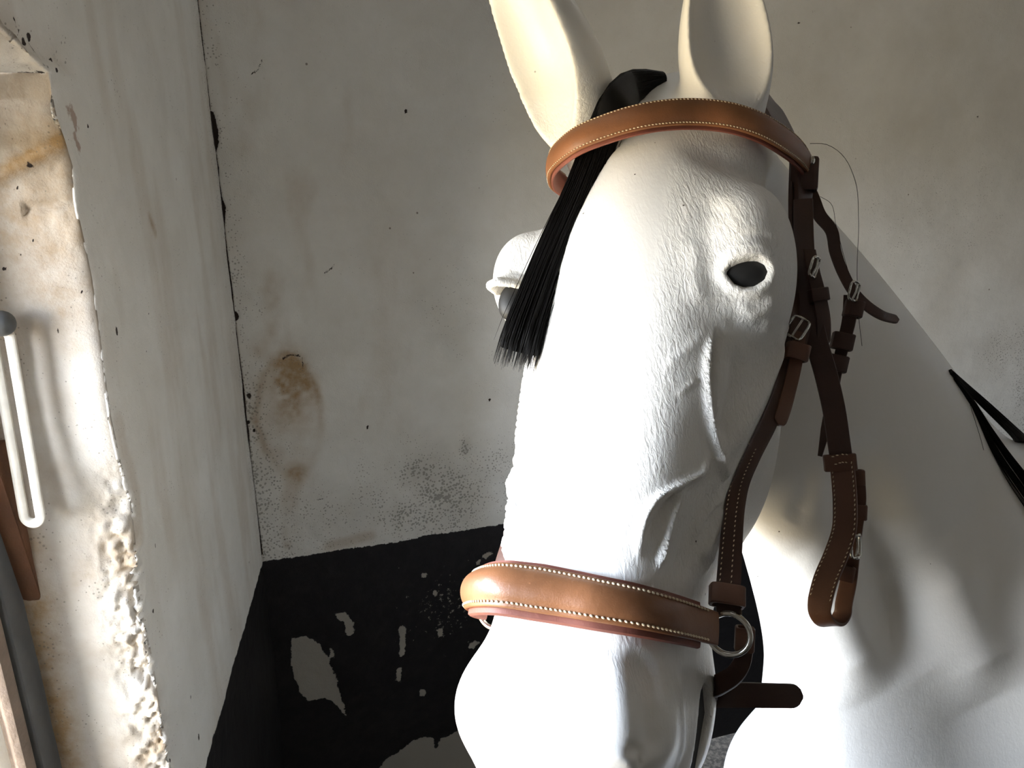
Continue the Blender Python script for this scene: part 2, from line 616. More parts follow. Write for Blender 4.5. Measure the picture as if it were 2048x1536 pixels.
stain += .45 * line_mask(S, bp([(590, 945), (580, 990), (578, 1060), (575, 1090)]), [.020, .016, .012, .008]) * (.7 + fbm(S, 30, 3, 2))
stain += .40 * line_mask(S, bp([(660, 1092), (700, 1082), (740, 1072)]), .012)
stain += .35 * line_mask(S, bp([(520, 700), (540, 640), (545, 560)]), .018) * (.5 + fbm(S, 30, 3, 2))
c2 = back_px(845, 1000)
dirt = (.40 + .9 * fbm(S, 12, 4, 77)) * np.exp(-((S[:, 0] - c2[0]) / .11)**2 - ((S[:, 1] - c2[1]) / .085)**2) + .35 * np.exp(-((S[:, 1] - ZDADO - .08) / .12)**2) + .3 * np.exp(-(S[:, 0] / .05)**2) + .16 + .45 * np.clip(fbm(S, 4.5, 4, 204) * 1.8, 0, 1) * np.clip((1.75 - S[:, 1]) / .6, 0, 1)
c3 = back_px(1880, 440)
dirt += .25 * np.exp(-((S[:, 0] - c3[0]) / .25)**2 - ((S[:, 1] - c3[1]) / .15)**2)  # soft shadow edge above the neck, painted into the wall colour
c3 = back_px(930, 895)
dirt += .9 * np.exp(-((S[:, 0] - c3[0]) / .012)**2 - ((S[:, 1] - c3[1]) / .020)**2)
crack = line_mask(S, [(0, 2.4), (0, back_px(415, 230)[1])], .0008)
cz = lambda y: back_px(450, y)[1]
wv = [(230, .006), (262, .009), (290, .007), (305, .001), (340, .003), (355, .001), (395, .003), (415, .007), (435, .004), (455, .001), (520, .0012), (590, .0025), (640, .0012), (700, .0012), (760, .0025), (800, .003), (840, .0012), (868, .003), (900, .001), (1000, .0012), (1120, .0025)]
crack = np.maximum(crack, line_mask(S, [(0, cz(y)) for y, _ in wv], [w for _, w in wv]))
for x, y, r in ((470, 632, .007), (498, 792, .004), (497, 845, .003), (508, 862, .003), (812, 222, .003), (1955, 8, .005), (1595, 46, .003), (1955, 234, .003), (1975, 675, .004), (448, 495, .003), (980, 800, .003), (735, 855, .003)):
    c = back_px(x, y)
    crack = np.maximum(crack, np.clip(1.6 - np.hypot(S[:, 0] - c[0], (S[:, 1] - c[1]) * .8) / r, 0, 1))
for pts, w in (([(1950, -30), (1956, 10), (1959, 35)], .0035), ([(500, 150), (515, 140), (525, 118)], .0022), ([(650, 545), (662, 538), (668, 530)], .0030), ([(565, 718), (580, 710), (600, 712)], .0035), ([(606, 715), (606, 738)], .0022), ([(370, 10), (375, 30)], .002), ([(625, 1003), (645, 998)], .0016), ([(978, 150), (985, 160)], .002)):
    crack = np.maximum(crack, .62 * line_mask(S, bp(pts), w))
P = CORNER * [1, 1, 0] + A.ravel()[:, None] * DB + Z.ravel()[:, None] * [0, 0, 1]
h = .0035 * fbm(S, 5, 4, 21) + .0008 * fbm(S, 45, 3, 22) - .0025 * np.clip(crack, 0, 1)
h += .0012 * np.clip(stain, 0, .6) * fbm(S, 90, 3, 4)
P = P + h[:, None] * NB
me = mesh_from(P, grid_faces(len(us), len(zs)), 'wall_back')
set_attr(me, dado=dado, chip=chip, flake=flake, stain=np.clip(stain, 0, 1), dirt=dirt, crack=crack, brick=dado * 0)
structure(link('wall_back', me, M_WALL))

# --- left wall with the window reveal turned round its broken arris
EDGE_PX = [(100, 150), (118, 230), (150, 330), (160, 420), (178, 500), (190, 560), (203, 650), (215, 750), (228, 840), (245, 920), (268, 1000), (277, 1100), (285, 1200), (305, 1300), (322, 1400), (345, 1536)]
ez = np.array([left_px(*p) for p in EDGE_PX])[::-1]
us = axis((-.35, -.0005, .006))
pw = np.unique(np.round(np.concatenate([S_EDGE + np.arange(0, .10, .0022), np.arange(S_EDGE + .10, -.03, .006), np.arange(-.03, .02, .0015)]), 5))
pr = np.unique(np.round(np.concatenate([np.arange(.002, REVEAL + .002, .0022), [REVEAL + .015, REVEAL + .03]]), 5))
zs = axis((0, .72, .03), (.72, Z_TOP, .0033), (Z_TOP, Z_TOP + .0002, .1))
nu = len(pr) + len(pw)
U = np.r_[-pr[::-1], np.zeros(len(pw))]            # depth into the reveal (negative) ...
W = np.r_[np.full(len(pr), S_EDGE), pw]            # ... or place along the wall
A, Z = np.meshgrid(np.arange(nu), zs, indexing='ij')
rv = U[A].ravel(); wl = W[A].ravel(); zz = Z.ravel()
PAR = np.where(rv < 0, rv, wl - S_EDGE)            # signed run across the arris
es = np.interp(zz, ez[:, 0] * 0 + ez[:, 1], ez[:, 0], left=ez[0, 0], right=ez[-1, 0])
S2 = np.c_[PAR, zz]
es = es + .004 * fbm(np.c_[zz, zz * 0], 40, 4, 8) * (zz < 1.30)
fall = np.exp(-np.clip(wl - S_EDGE, 0, 9) / .06)
sl = wl + (es - S_EDGE) * np.where(rv < 0, np.exp(rv / .06), fall)
low = np.clip((1.34 - zz) / .12, 0, 1)             # broken plaster below
brk = np.exp(-(PAR / .016)**2)
arr = np.exp(-(PAR + .016)**2 / .024**2) * low
rgh = arr * (.012 * fbm(S2, 34, 5, 31) + .010 * fbm(S2, 120, 4, 32) - .003)
SW = np.c_[np.where(rv < 0, S_EDGE + rv, wl), zz]
rough_all = .0022 * fbm(SW, 9, 4, 41) + .0007 * fbm(SW, 70, 4, 42)
rnd = .007 * np.exp(-np.abs(PAR) / .007)            # rounded arris
hw_ = rgh + rough_all
P = CORNER * [1, 1, 0] + sl[:, None] * DL + zz[:, None] * [0, 0, 1] + rv[:, None] * NL
ftop = np.clip((Z_TOP - zz) / .03, 0, 1)
brk = brk * ftop; rgh = rgh * ftop; rnd = rnd * ftop
hw_ = rgh + rough_all
inw = np.where(rv < 0, 0, 1)
up = np.clip((zz - 1.46) / .2, 0, 1)
fold = .010 * np.exp(-((zz - (1.655 + .5 * rv)) / .010)**2) * (rv < 0) - .006 * np.exp(-((zz - (1.60 + .2 * rv)) / .006)**2) * (rv < 0) * (rv > -.05)
nrm = np.where((rv < 0)[:, None], -DL, NL)
nrm = nrm + brk[:, None] * (NL - DL) * .7
nrm /= np.linalg.norm(nrm, axis=1, keepdims=True)
P = P + (hw_ - rnd + (fold * ftop) + ftop * up * .0035 * fbm(S2, 50, 4, 51) * np.exp(-(PAR + .03)**2 / .05**2))[:, None] * nrm
cornerd = 0 - wl
dadoL = np.where(rv < 0, -.05, np.clip(ZDADO + .004 * fbm(np.c_[wl, wl * 0], 14, 3, 6) - zz, -.05, .05))
SL = np.c_[wl, zz]
lp = lambda pts: [left_px(*p) for p in pts]
stL = .22 * np.clip(fbm(np.c_[wl * 5, zz], 4, 4, 61) * 2, 0, 1) + .45 * arr * np.clip(fbm(S2, 30, 4, 66) + .25, 0, 1) + .3 * line_mask(SL, lp([(240, 850), (262, 960), (275, 1080)]), .012) * (rv == 0)
stL += .5 * line_mask(SL, lp([(300, 435), (312, 465)]), .006) * (rv == 0)
stL += (rv < 0) * (.30 + .25 * np.clip(fbm(S2, 14, 4, 68), -1, 1))  # reveal's dirt, spread all over in the colour to hold its brightness down
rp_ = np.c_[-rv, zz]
stL += (rv < 0) * (.25 * np.clip(fbm(S2, 30, 4, 62) + .1, 0, 1) + .55 * np.clip((-rv - .085) / .03, 0, 1) * (zz < 1.5))  # browner in patches, and towards the frame on the lower part
stL += (rv < 0) * .55 * np.exp(-((zz - (1.655 + .5 * rv)) / .008)**2)  # crease shadow along the fold, put into the colour
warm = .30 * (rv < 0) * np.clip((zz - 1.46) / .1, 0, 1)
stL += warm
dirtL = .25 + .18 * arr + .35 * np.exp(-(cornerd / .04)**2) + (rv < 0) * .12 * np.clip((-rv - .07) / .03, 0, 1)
wv2 = [(CORNER[2] * 0 + cz(y), w) for y, w in wv]
crL = np.where(rv < 0, 0, line_mask(SL, [(0, z) for z, _ in wv2], [w for _, w in wv2]))
for x, y, r in ((58, 330, .0024), (30, 375, .0014), (40, 410, .0012), (112, 665, .0018), (60, 480, .0014), (5, 540, .0020), (155, 590, .0012), (36, 508, .0014)):
    c = reveal_px(x, y)
    crL = np.maximum(crL, (rv < 0) * np.clip(1.6 - np.hypot(rp_[:, 0] - c[0], rp_[:, 1] - c[1]) / r, 0, 1))
for x, y, r in ((172, 252, .002), (232, 664, .0035), (295, 627, .0025), (292, 702, .0018), (310, 1092, .002), (310, 1220, .002), (355, 1148, .002), (390, 1335, .003), (382, 1395, .003), (383, 1402, .003), (398, 1475, .004), (372, 195, .002), (360, 68, .003), (347, 1523, .003)):
    c = left_px(x, y)
    crL = np.maximum(crL, (rv == 0) * np.clip(1.6 - np.hypot(wl - c[0], (zz - c[1]) * .6) / (r * .8), 0, 1))
br = np.zeros(len(zz))
for x, y, rx, rz in ((146, 236, .010, .020), (150, 285, .008, .016)):
    c = left_px(x, y)
    br = np.maximum(br, .8 * (rv == 0) * np.exp(-((wl - c[0]) / rx)**2 - ((zz - c[1]) / rz)**2))
br = np.maximum(br, .30 * arr * (fbm(S2, 26, 3, 71) > .12))
me = mesh_from(P, grid_faces(nu, len(zs)), 'wall_left')
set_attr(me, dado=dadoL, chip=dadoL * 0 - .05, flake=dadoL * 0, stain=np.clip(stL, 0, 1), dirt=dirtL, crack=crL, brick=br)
me_low = me

# wall above the window with its soffit, uneven at the arris
us = np.r_[np.arange(S_FAR, -.90, .02), np.arange(-.90, S_EDGE - .001, .003), pw]
vr = np.r_[-np.array([REVEAL + .03, REVEAL + .015] + list(np.arange(.13, 0, -.003))), 0]
vw = np.r_[np.arange(.003, .07, .003), np.arange(.07, CEIL + .02 - Z_TOP, .012)]
RV = np.r_[vr, np.zeros(len(vw))]; ZV = np.r_[np.zeros(len(vr)), vw]
A, B = np.meshgrid(np.arange(len(us)), np.arange(len(RV)), indexing='ij')
sl = us[A].ravel(); rv = RV[B].ravel(); zu = ZV[B].ravel()
par = np.where(rv < 0, rv, zu)
S2 = np.c_[sl, par]
sl = sl + (ez[-1, 0] - S_EDGE) * np.where(sl >= S_EDGE, np.exp(-np.clip(sl - S_EDGE, 0, 9) / .06), 1) * (sl > S_FAR + .02)
over = (us[A].ravel() < S_EDGE)
lift = np.where(over, .030 * np.clip((S_EDGE - us[A].ravel()) / .09, 0, 1), 0)          # the arris climbs away from the corner
base = Z_TOP + lift * np.exp(-np.abs(par) / .05)
P = CORNER * [1, 1, 0] + sl[:, None] * DL + (base + zu)[:, None] * [0, 0, 1] + rv[:, None] * NL
near = np.exp(-(par / .03)**2) * np.exp(-np.clip(sl - S_EDGE - .03, 0, 9)**2 / .02**2)
su = us[A].ravel()
near = near * np.where(su < S_EDGE, 1, np.clip(zu / .012, 0, 1))
h = .0022 * fbm(np.c_[su, Z_TOP + zu], 9, 4, 41) + .0007 * fbm(np.c_[su, Z_TOP + zu], 70, 4, 42) + near * (.012 * fbm(S2, 30, 5, 81) - .004)
nr = np.where((rv < 0)[:, None], [0, 0, -1], NL)
P = P + h[:, None] * nr
# beyond the opening the underside closes onto the jamb below
P[(su > S_EDGE + .001) & (rv < 0), 2] = Z_TOP + .001
st = np.clip(.25 * near + .22 * np.clip(fbm(np.c_[su * 5, Z_TOP + zu], 4, 4, 61) * 2, 0, 1), 0, 1)
cr = np.zeros(len(sl))
for x, y, r in ((32, 70, .004), (46, 90, .004), (36, 82, .004), (60, 108, .006), (75, 112, .006), (15, 88, .004), (70, 86, .006), (4, 82, .005), (107, 120, .003), (112, 140, .004), (116, 168, .003), (130, 195, .004)):
    c = left_px(x, y)
    cr = np.maximum(cr, np.clip(1.6 - np.hypot(sl - c[0], Z_TOP + zu - c[1]) / (r * .62), 0, 1))
cr = np.maximum(cr, (rv < 0) * np.clip(1.5 - np.hypot((sl - S_EDGE) / .010, (rv + .01) / .03), 0, 1))
gf = grid_faces(len(us), len(RV))
gf = gf[~((su[gf] > S_EDGE + .004).any(1) & (rv[gf] < -1e-6).any(1))]
me = mesh_from(P, gf, 'trim_lintel')
z0 = np.zeros(len(sl))
set_attr(me, dado=z0 - .05, chip=z0 - .05, flake=z0, stain=st, dirt=z0 + .25 + .35 * np.exp(-(su / .04)**2) + .2 * near, crack=cr, brick=z0)
bm = bmesh.new()
bm.from_mesh(me_low); bm.from_mesh(me)
bmesh.ops.remove_doubles(bm, verts=[v for v in bm.verts if abs(v.co.z - Z_TOP) < .003], dist=.0012)
bm.to_mesh(me); bm.free()
me.polygons.foreach_set('use_smooth', np.ones(len(me.polygons), bool))
me.name = 'wall_left'
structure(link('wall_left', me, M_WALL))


def wl_pt(s, z, r=0.0):
    p = CORNER + DL * s - NL * r
    return np.array([p[0], p[1], z])


rb = wl_pt(WLF, 0); re = rb + DB * 3.1; be = CORNER + DB * 3.1
f0 = lambda p, z: np.array([p[0], p[1], z])
quad('wall_left_sill', [wl_pt(S_FAR, 0), wl_pt(S_EDGE, 0), wl_pt(S_EDGE, Z_SILL), wl_pt(S_FAR, Z_SILL)], M_WALL, thick=REVEAL + .03)
quad('wall_left_near', [wl_pt(WLF, 0), wl_pt(S_FAR, 0), wl_pt(S_FAR, CEIL), wl_pt(WLF, CEIL)], M_WALL, thick=REVEAL + .32)  # unseen outer thickness added to cut grazing sky light on the reveal
quad('wall_rear', [f0(re, 0), f0(rb - DB * .3, 0), f0(rb - DB * .3, CEIL), f0(re, CEIL)], M_BOARD, thick=.2)
quad('wall_right', [f0(be, 0), f0(re, 0), f0(re, CEIL), f0(be, CEIL)], M_LIME)
quad('floor', [f0(rb - NL * .4 - DL * .1, 0), f0(re, 0), f0(be + DL * .1, 0), f0(CORNER - NL * .4 + DL * .1, 0)], M_FLOOR)
quad('ceiling', [f0(CORNER - NL * .4 + DL * .1, CEIL), f0(be + DL * .1, CEIL), f0(re, CEIL), f0(rb - NL * .4 - DL * .1, CEIL)], M_BOARD)

# --- window
def box(bm, s0, s1, r0, r1, z0, z1, bev=.003):
    vs = [bm.verts.new(wl_pt(s, z, r)) for s in (s0, s1) for r in (r0, r1) for z in (z0, z1)]
    fs = [(0, 1, 3, 2), (4, 6, 7, 5), (0, 4, 5, 1), (2, 3, 7, 6), (0, 2, 6, 4), (1, 5, 7, 3)]
    ff = [bm.faces.new([vs[i] for i in f]) for f in fs]
    es = {e for f in ff for e in f.edges}
    bmesh.ops.bevel(bm, geom=list(es), offset=bev, segments=2, affect='EDGES', profile=.6)


def bm_obj(name, bm, mat, parent=None, angle=40):
    bmesh.ops.recalc_face_normals(bm, faces=bm.faces)
    me = bpy.data.meshes.new(name)
    bm.to_mesh(me); bm.free()
    for p in me.polygons:
        p.use_smooth = True
    me.set_sharp_from_angle(angle=math.radians(angle))
    return link(name, me, mat, parent)


win = bpy.data.objects.new('window_1', None)
COL.objects.link(win)
win['kind'] = 'structure'
win['label'] = 'old window in the left wall with dark grey frame and white painted stay'

bm = bmesh.new()
JW = REVEAL + .024
box(bm, S_EDGE - .036, S_EDGE + .003, REVEAL - .002, JW, Z_SILL, Z_TOP + .08)            # jamb by the corner
box(bm, S_FAR, S_FAR + .05, REVEAL - .002, JW, Z_SILL, Z_TOP + .08)
box(bm, S_FAR + .045, S_EDGE - .045, REVEAL, JW, Z_TOP - .02, Z_TOP + .04)
box(bm, S_FAR + .045, S_EDGE - .045, REVEAL - .03, JW, Z_SILL - .02, Z_SILL + .025)
bm_obj('window_frame', bm, M_GREYPAINT, win)
bm = bmesh.new()
box(bm, S_EDGE - .030, S_EDGE + .006, REVEAL - .020, REVEAL + .002, 1.14, 1.36, .002)
for v in bm.verts:
    v.co += Vector(-DL) * -.034 * max(0, (1.25 - v.co.z) / .11) * (1 if (np.array(v.co) - CORNER) @ DL < S_EDGE - .01 else 0)
fil = bm_obj('filler_strip', bm, M_RUST, win)
fil['label'] = 'rust brown bare wood strip beside the plaster'
bm = bmesh.new()
a0, a1, z0_, z1_ = S_FAR + .052, S_EDGE - .037, Z_SILL + .028, Z_TOP - .025
box(bm, a1 - .020, a1, REVEAL + .004, JW - .003, z0_, z1_)
box(bm, a0, a0 + .036, REVEAL + .004, JW - .003, z0_, z1_)
box(bm, a0 + .03, a1 - .014, REVEAL + .005, JW - .004, z1_ - .036, z1_)
box(bm, a0 + .03, a1 - .014, REVEAL + .005, JW - .004, z0_, z0_ + .036)
box(bm, (a0 + a1) / 2 - .011, (a0 + a1) / 2 + .011, REVEAL + .006, JW - .005, z0_ + .03, z1_ - .03)
sash = bm_obj('sash', bm, M_WOOD, win)
sash['label'] = 'weathered brown wooden sash'
bm = bmesh.new()
for k in (0, 1):
    m_ = (a0 + a1) / 2
    lo, hi = (a0 + .03, m_ - .008) if k == 0 else (m_ + .008, a1 - .014)
    box(bm, lo, hi, REVEAL + .012, REVEAL + .014, z0_ + .03, z1_ - .03, .0005)
bm_obj('pane', bm, M_GLASS, sash)


def tube(pts, rad, n=8, closed=False, flat=None):
    """tube verts/faces along pts; flat = (normal, squash) flattens it"""
    pts = np.asarray(pts, float)
    m = len(pts)
    t = (np.roll(pts, -1, 0) - np.roll(pts, 1, 0)) if closed else np.gradient(pts, axis=0)
    t /= np.linalg.norm(t, axis=1, keepdims=True)
    if flat is not None:
        a = np.broadcast_to(flat[0], pts.shape) * 1.0
        sq = flat[1]
    else:
        a = np.tile(unit(np.cross(t[0], [.31, .77, .55])), (m, 1)); sq = 1
        for i in range(1, m):
            a[i] = a[i - 1]
    a = a - (a * t).sum(1, keepdims=True) * t
    a /= np.linalg.norm(a, axis=1, keepdims=True)
    b = np.cross(t, a)
    rad = np.broadcast_to(rad, (m,))
    th = np.linspace(0, 2 * np.pi, n, endpoint=False)
    V = pts[:, None] + rad[:, None, None] * (np.cos(th)[None, :, None] * a[:, None] * sq + np.sin(th)[None, :, None] * b[:, None])
    V = V.reshape(-1, 3)
    F = []
    for i in range(m if closed else m - 1):
        j = (i + 1) % m
        for k in range(n):
            F.append([i * n + k, j * n + k, j * n + (k + 1) % n, i * n + (k + 1) % n])
    if not closed:
        c0_, c1_ = len(V), len(V) + 1
        V = np.r_[V, [pts[0]], [pts[-1]]]
        for k in range(n):
            F.append([c0_, k, (k + 1) % n, (k + 1) % n])
            F.append([c1_, (m - 1) * n + (k + 1) % n, (m - 1) * n + k, (m - 1) * n + k])
    return V, F


class Mesh:
    """collects pieces of one part"""
    def __init__(self):
        self.v, self.f, self.n = [], [], 0

    def add(self, V, F):
        self.v.append(np.asarray(V, float))
        self.f += [[i + self.n for i in dict.fromkeys(f)] for f in F]
        self.n += len(V)
        return self

    def build(self, name, mat, parent=None, angle=45, recalc=True):
        me = bpy.data.meshes.new(name)
        me.from_pydata(np.concatenate(self.v).tolist(), [], self.f)
        if recalc:
            bm = bmesh.new(); bm.from_mesh(me)
            bmesh.ops.recalc_face_normals(bm, faces=bm.faces)
            bm.to_mesh(me); bm.free()
        me.polygons.foreach_set('use_smooth', np.ones(len(me.polygons), bool))
        if angle:
            me.set_sharp_from_angle(angle=math.radians(angle))
        return link(name, me, mat, parent)


def uv_ball(c, r, axes=np.eye(3), nu=16, nv=10):
    V = [np.array(c) + (np.array([math.sin(p) * math.cos(q), math.sin(p) * math.sin(q), math.cos(p)]) * r) @ axes
         for p in np.linspace(0, np.pi, nv + 1) for q in np.linspace(0, 2 * np.pi, nu, endpoint=False)]
    F = [[i * nu + k, i * nu + (k + 1) % nu, (i + 1) * nu + (k + 1) % nu, (i + 1) * nu + k] for i in range(nv) for k in range(nu)]
    return np.array(V), F


# the long slotted stay hanging at the frame, and its knob
top_, bot_ = at(3, 676, .728), at(67, 1046, .780)
dn = unit(bot_ - top_); ln = np.linalg.norm(bot_ - top_)
sd = unit(np.cross(dn, FWD)); sd = sd if sd @ RGT > 0 else -sd
hwid = .0085
loop = [top_ + sd * hwid + dn * t for t in np.linspace(0, ln - hwid, 24)]
loop += [bot_ - dn * hwid + sd * hwid * math.cos(q) + dn * hwid * math.sin(q) for q in np.linspace(0, np.pi, 14)[1:]]
loop += [top_ - sd * hwid + dn * t for t in np.linspace(ln - hwid, 0, 24)[1:]]
loop += [top_ - sd * hwid * math.cos(q) - dn * hwid * math.sin(q) for q in np.linspace(0, np.pi, 14)[1:-1]]
st_ = Mesh().add(*tube(loop, .0052, 10, True, (FWD, .62))).build('stay', M_STAY, win)
st_['label'] = 'long white painted slotted metal stay'
kn = at(3, 647, .722)
kb = Mesh().add(*uv_ball(kn, np.array([.0125, .0125, .0125])))
kb.add(*tube([kn, kn - NL * .05 - DL * .01], .006, 10))
kb.build('knob', M_GREYPAINT, st_)
# ------------------------------------------------------------------ horse shape
L_ = unit(cam2world((-.22, -.83, .505)))       # along the face, poll to nose
U_ = np.array(cam2world((.905, .03, .42)))  # towards the horse's own left
U_ = unit(U_ - (U_ @ L_) * L_)
N_ = np.cross(L_, U_)                         # out of the face
ROLL = math.radians(4)
U_, N_ = U_ * math.cos(ROLL) + N_ * math.sin(ROLL), N_ * math.cos(ROLL) - U_ * math.sin(ROLL)
EYE0 = at(1222, 560, .565)                    # between the eyes, on the face


def hw(l, u, n):
    return EYE0 + L_ * l + U_ * u + N_ * n


def to_head(P):
    q = P - EYE0
    return np.stack([q @ L_, q @ U_, q @ N_], 1)


# stations: l, top n, bottom n, then half widths at these depths from top to bottom
TT = [0, .04, .12, .25, .4, .55, .7, .85, .95, 1]
ST = [
    (-.335, -.070, -.150, [0, .022, .038, .052, .060, .062, .058, .045, .028, 0]),
    (-.275, -.030, -.165, [0, .028, .048, .064, .072, .074, .070, .056, .034, 0]),
    (-.19, -.006, -.190, [0, .040, .066, .086, .094, .093, .080, .062, .036, 0]),
    (-.11, .003, -.222, [0, .046, .074, .096, .102, .092, .082, .064, .038, 0]),
    (-.05, .004, -.250, [0, .050, .078, .098, .104, .096, .084, .066, .040, 0]),
    (.01, .000, -.290, [0, .050, .076, .096, .102, .094, .082, .064, .040, 0]),
    (.06, -.003, -.300, [0, .050, .074, .089, .095, .088, .076, .058, .036, 0]),
    (.11, -.006, -.284, [0, .049, .068, .081, .087, .080, .068, .052, .033, 0]),
    (.16, -.009, -.240, [0, .047, .062, .071, .075, .068, .060, .047, .030, 0]),
    (.21, -.012, -.195, [0, .040, .053, .061, .065, .064, .060, .050, .033, 0]),
    (.255, -.014, -.198, [0, .039, .053, .061, .064, .066, .066, .059, .041, 0]),
    (.295, -.018, -.186, [0, .037, .051, .058, .062, .064, .064, .057, .039, 0]),
    (.340, -.025, -.148, [0, .029, .038, .044, .049, .056, .051, .043, .028, 0]),
    (.382, -.040, -.128, [0, .026, .038, .047, .050, .048, .043, .035, .023, 0]),
    (.405, -.070, -.130, [0, .012, .020, .026, .028, .028, .024, .018, .012, 0]),
]
NTH = 97
TH = np.linspace(0, np.pi, NTH)


def head_tables():
    ls, cs, R = [], [], []
    for l, top, bot, w in ST:
        tt = np.array(TT); ww = np.array(w)
        # close the curve by mirroring so both ends are round
        k = np.r_[-tt[::-1][:-1], 0][-4:-1]
        pts = np.c_[ww, top + (bot - top) * tt]
        full = np.r_[pts * [-1, 1], pts[::-1][1:-1]]
        m = len(full)
        ring = np.r_[full[-4:], full, full[:5]]
        d = np.r_[0, np.cumsum(np.sqrt(np.linalg.norm(np.diff(ring, axis=0), axis=1)))]
        dense = hermite(d, ring, np.linspace(d[4], d[4 + m], 900))
        c = top + (bot - top) * .45
        th = np.arctan2(np.abs(dense[:, 0]), dense[:, 1] - c)
        r = np.hypot(dense[:, 0], dense[:, 1] - c)
        keep = dense[:, 0] >= -1e-9
        th, r = th[keep], r[keep]
        o = np.argsort(th)
        R.append(np.interp(TH, th[o], r[o])); ls.append(l); cs.append(c)
    lg = np.linspace(ls[0], ls[-1], 320)
    return lg, hermite(ls, np.array(cs), lg), hermite(ls, np.array(R), lg)


LG, CG, RG = head_tables()


def head_base(Q):
    l, u, n = Q[:, 0], Q[:, 1], Q[:, 2]
    x = np.clip((l - LG[0]) / (LG[1] - LG[0]), 0, len(LG) - 1.001)
    i = x.astype(int); fx = x - i
    c = CG[i] * (1 - fx) + CG[i + 1] * fx
    th = np.arctan2(np.abs(u), n - c); rho = np.hypot(u, n - c)
    y = np.clip(th / np.pi * (NTH - 1), 0, NTH - 1.001)
    j = y.astype(int); fy = y - j
    r0 = RG[i, j] * (1 - fy) + RG[i, j + 1] * fy
    r1 = RG[i + 1, j] * (1 - fy) + RG[i + 1, j + 1] * fy
    r = r0 * (1 - fx) + r1 * fx
    rl = (r1 - r0) / (LG[1] - LG[0])
    d = (rho - r) / np.sqrt(1 + np.minimum(rl * rl, 6))
    over = np.maximum(l - LG[-1], LG[0] - l)
    return np.where(over > 0, np.hypot(over, np.maximum(d, 0)), d)


EAR = {}


def ear_setup(key, base, tip, open_dir, r):
    a = unit(tip - base); c = open_dir - (open_dir @ a) * a; c = unit(c)
    EAR[key] = (base, a, np.cross(a, c), c, np.linalg.norm(tip - base), r)


def ear(P, key):
    base, a, b, c, ln, rm = EAR[key]
    q = P - base
    s = (q @ a) / ln; x = q @ b; y = q @ c
    sk = np.array([-.25, -.1, 0, .15, .3, .45, .6, .75, .88, .96, 1.0])
    rk = np.array([.55, .74, .90, 1.06, 1.12, 1.06, .92, .72, .46, .24, .06]) * rm
    r = hermite(sk, rk, s)
    yy = y + .25 * rm * np.clip(s, 0, 1)
    out = np.hypot(x, yy) - r
    out = np.maximum(out, np.maximum(s - 1, -.25 - s) * ln)
    off = hermite([-.2, .05, .25, .5, .8, 1], np.array([1.8, 1.35, .88, .78, .68, .6]) * rm, s)
    inn = np.hypot(x, yy - off) - np.maximum(hermite([-.2, 0, .15, .4, .7, .9, 1], np.array([.3, .6, .9, 1.06, .9, .5, .1]) * rm, s) - .0, .0005)
    return smax(out, -inn, .006)


TIP_R = at(925, -190, .64); BASE_R = at(1170, 256, .702)
TIP_L = at(1448, -190, .62); BASE_L = at(1455, 225, .668)
ear_setup('r', BASE_R, TIP_R, cam2world((-.85, -.1, .6)), .040)
ear_setup('l', BASE_L, TIP_L, cam2world((.10, -.1, 1.0)), .036)

# neck: centre line, radius across, radius in the plane of the neck
NECK = np.array([hw(-.24, 0, -.13), at(1640, 790, .86), at(1775, 1060, .92), at(1850, 1360, 1.0), at(1950, 1600, 1.08)])
NECK_R = [(.068, .10), (.072, .174), (.088, .252), (.14, .345), (.19, .40)]
NSIDE = unit(np.cross(NECK[3] - NECK[1], UPV))


NP = smooth_path(NECK, 40)
NS = np.linspace(0, 1, 40)
NRA = hermite(np.linspace(0, 1, len(NECK_R)), np.array([r[0] for r in NECK_R]), NS)
NRB = hermite(np.linspace(0, 1, len(NECK_R)), np.array([r[1] for r in NECK_R]), NS)
NT = np.gradient(NP, axis=0); NLEN = np.linalg.norm(NT, axis=1, keepdims=True); NT = NT / NLEN


def lerp_rows(s, tab):
    x = np.clip(s, 0, 1) * (len(tab) - 1); i = np.minimum(x.astype(int), len(tab) - 2); f = (x - i)
    if tab.ndim > 1:
        f = f[:, None]
    return tab[i] * (1 - f) + tab[i + 1] * f


def neck(P):
    i = np.concatenate([np.argmin(((p[:, None, :] - NP[None])**2).sum(2), 1) for p in np.array_split(P, max(1, len(P) // 20000))])
    s = NS[i]
    for _ in range(2):
        c = lerp_rows(s, NP); t = lerp_rows(s, NT)
        s = np.clip(s + .8 * ((P - c) * t).sum(1) / (NLEN[:, 0].mean() * 39), 0, 1)
    c = lerp_rows(s, NP)
    a_ = lerp_rows(s, NRA); b_ = lerp_rows(s, NRB)
    q = P - c
    u = q @ NSIDE
    v = np.linalg.norm(q - u[:, None] * NSIDE, axis=1)
    k0 = np.sqrt((u / a_)**2 + (v / b_)**2)
    k1 = np.sqrt((u / a_**2)**2 + (v / b_**2)**2)
    return k0 * (k0 - 1) / np.maximum(k1, 1e-6)


BODY = unit([.95, .31, 0])
SIDE = np.array([-BODY[1], BODY[0], 0])
CHEST = at(1655, 1575, .98)
TR0 = np.array([.66, .93, .98]); TR1 = TR0 + BODY * 1.15
LEGS = []
for k, w_, hind in ((-.02, .15, 0), (-.02, -.15, 0), (1.22, .15, 1), (1.22, -.15, 1)):
    c_ = TR0 + BODY * k + SIDE * w_ + np.array([0, 0, -.16])
    LEGS.append((c_, np.array([c_[0], c_[1], .058]), hind))
MOUTH = (np.array([.268, -.124]), np.array([.40, -.110]))


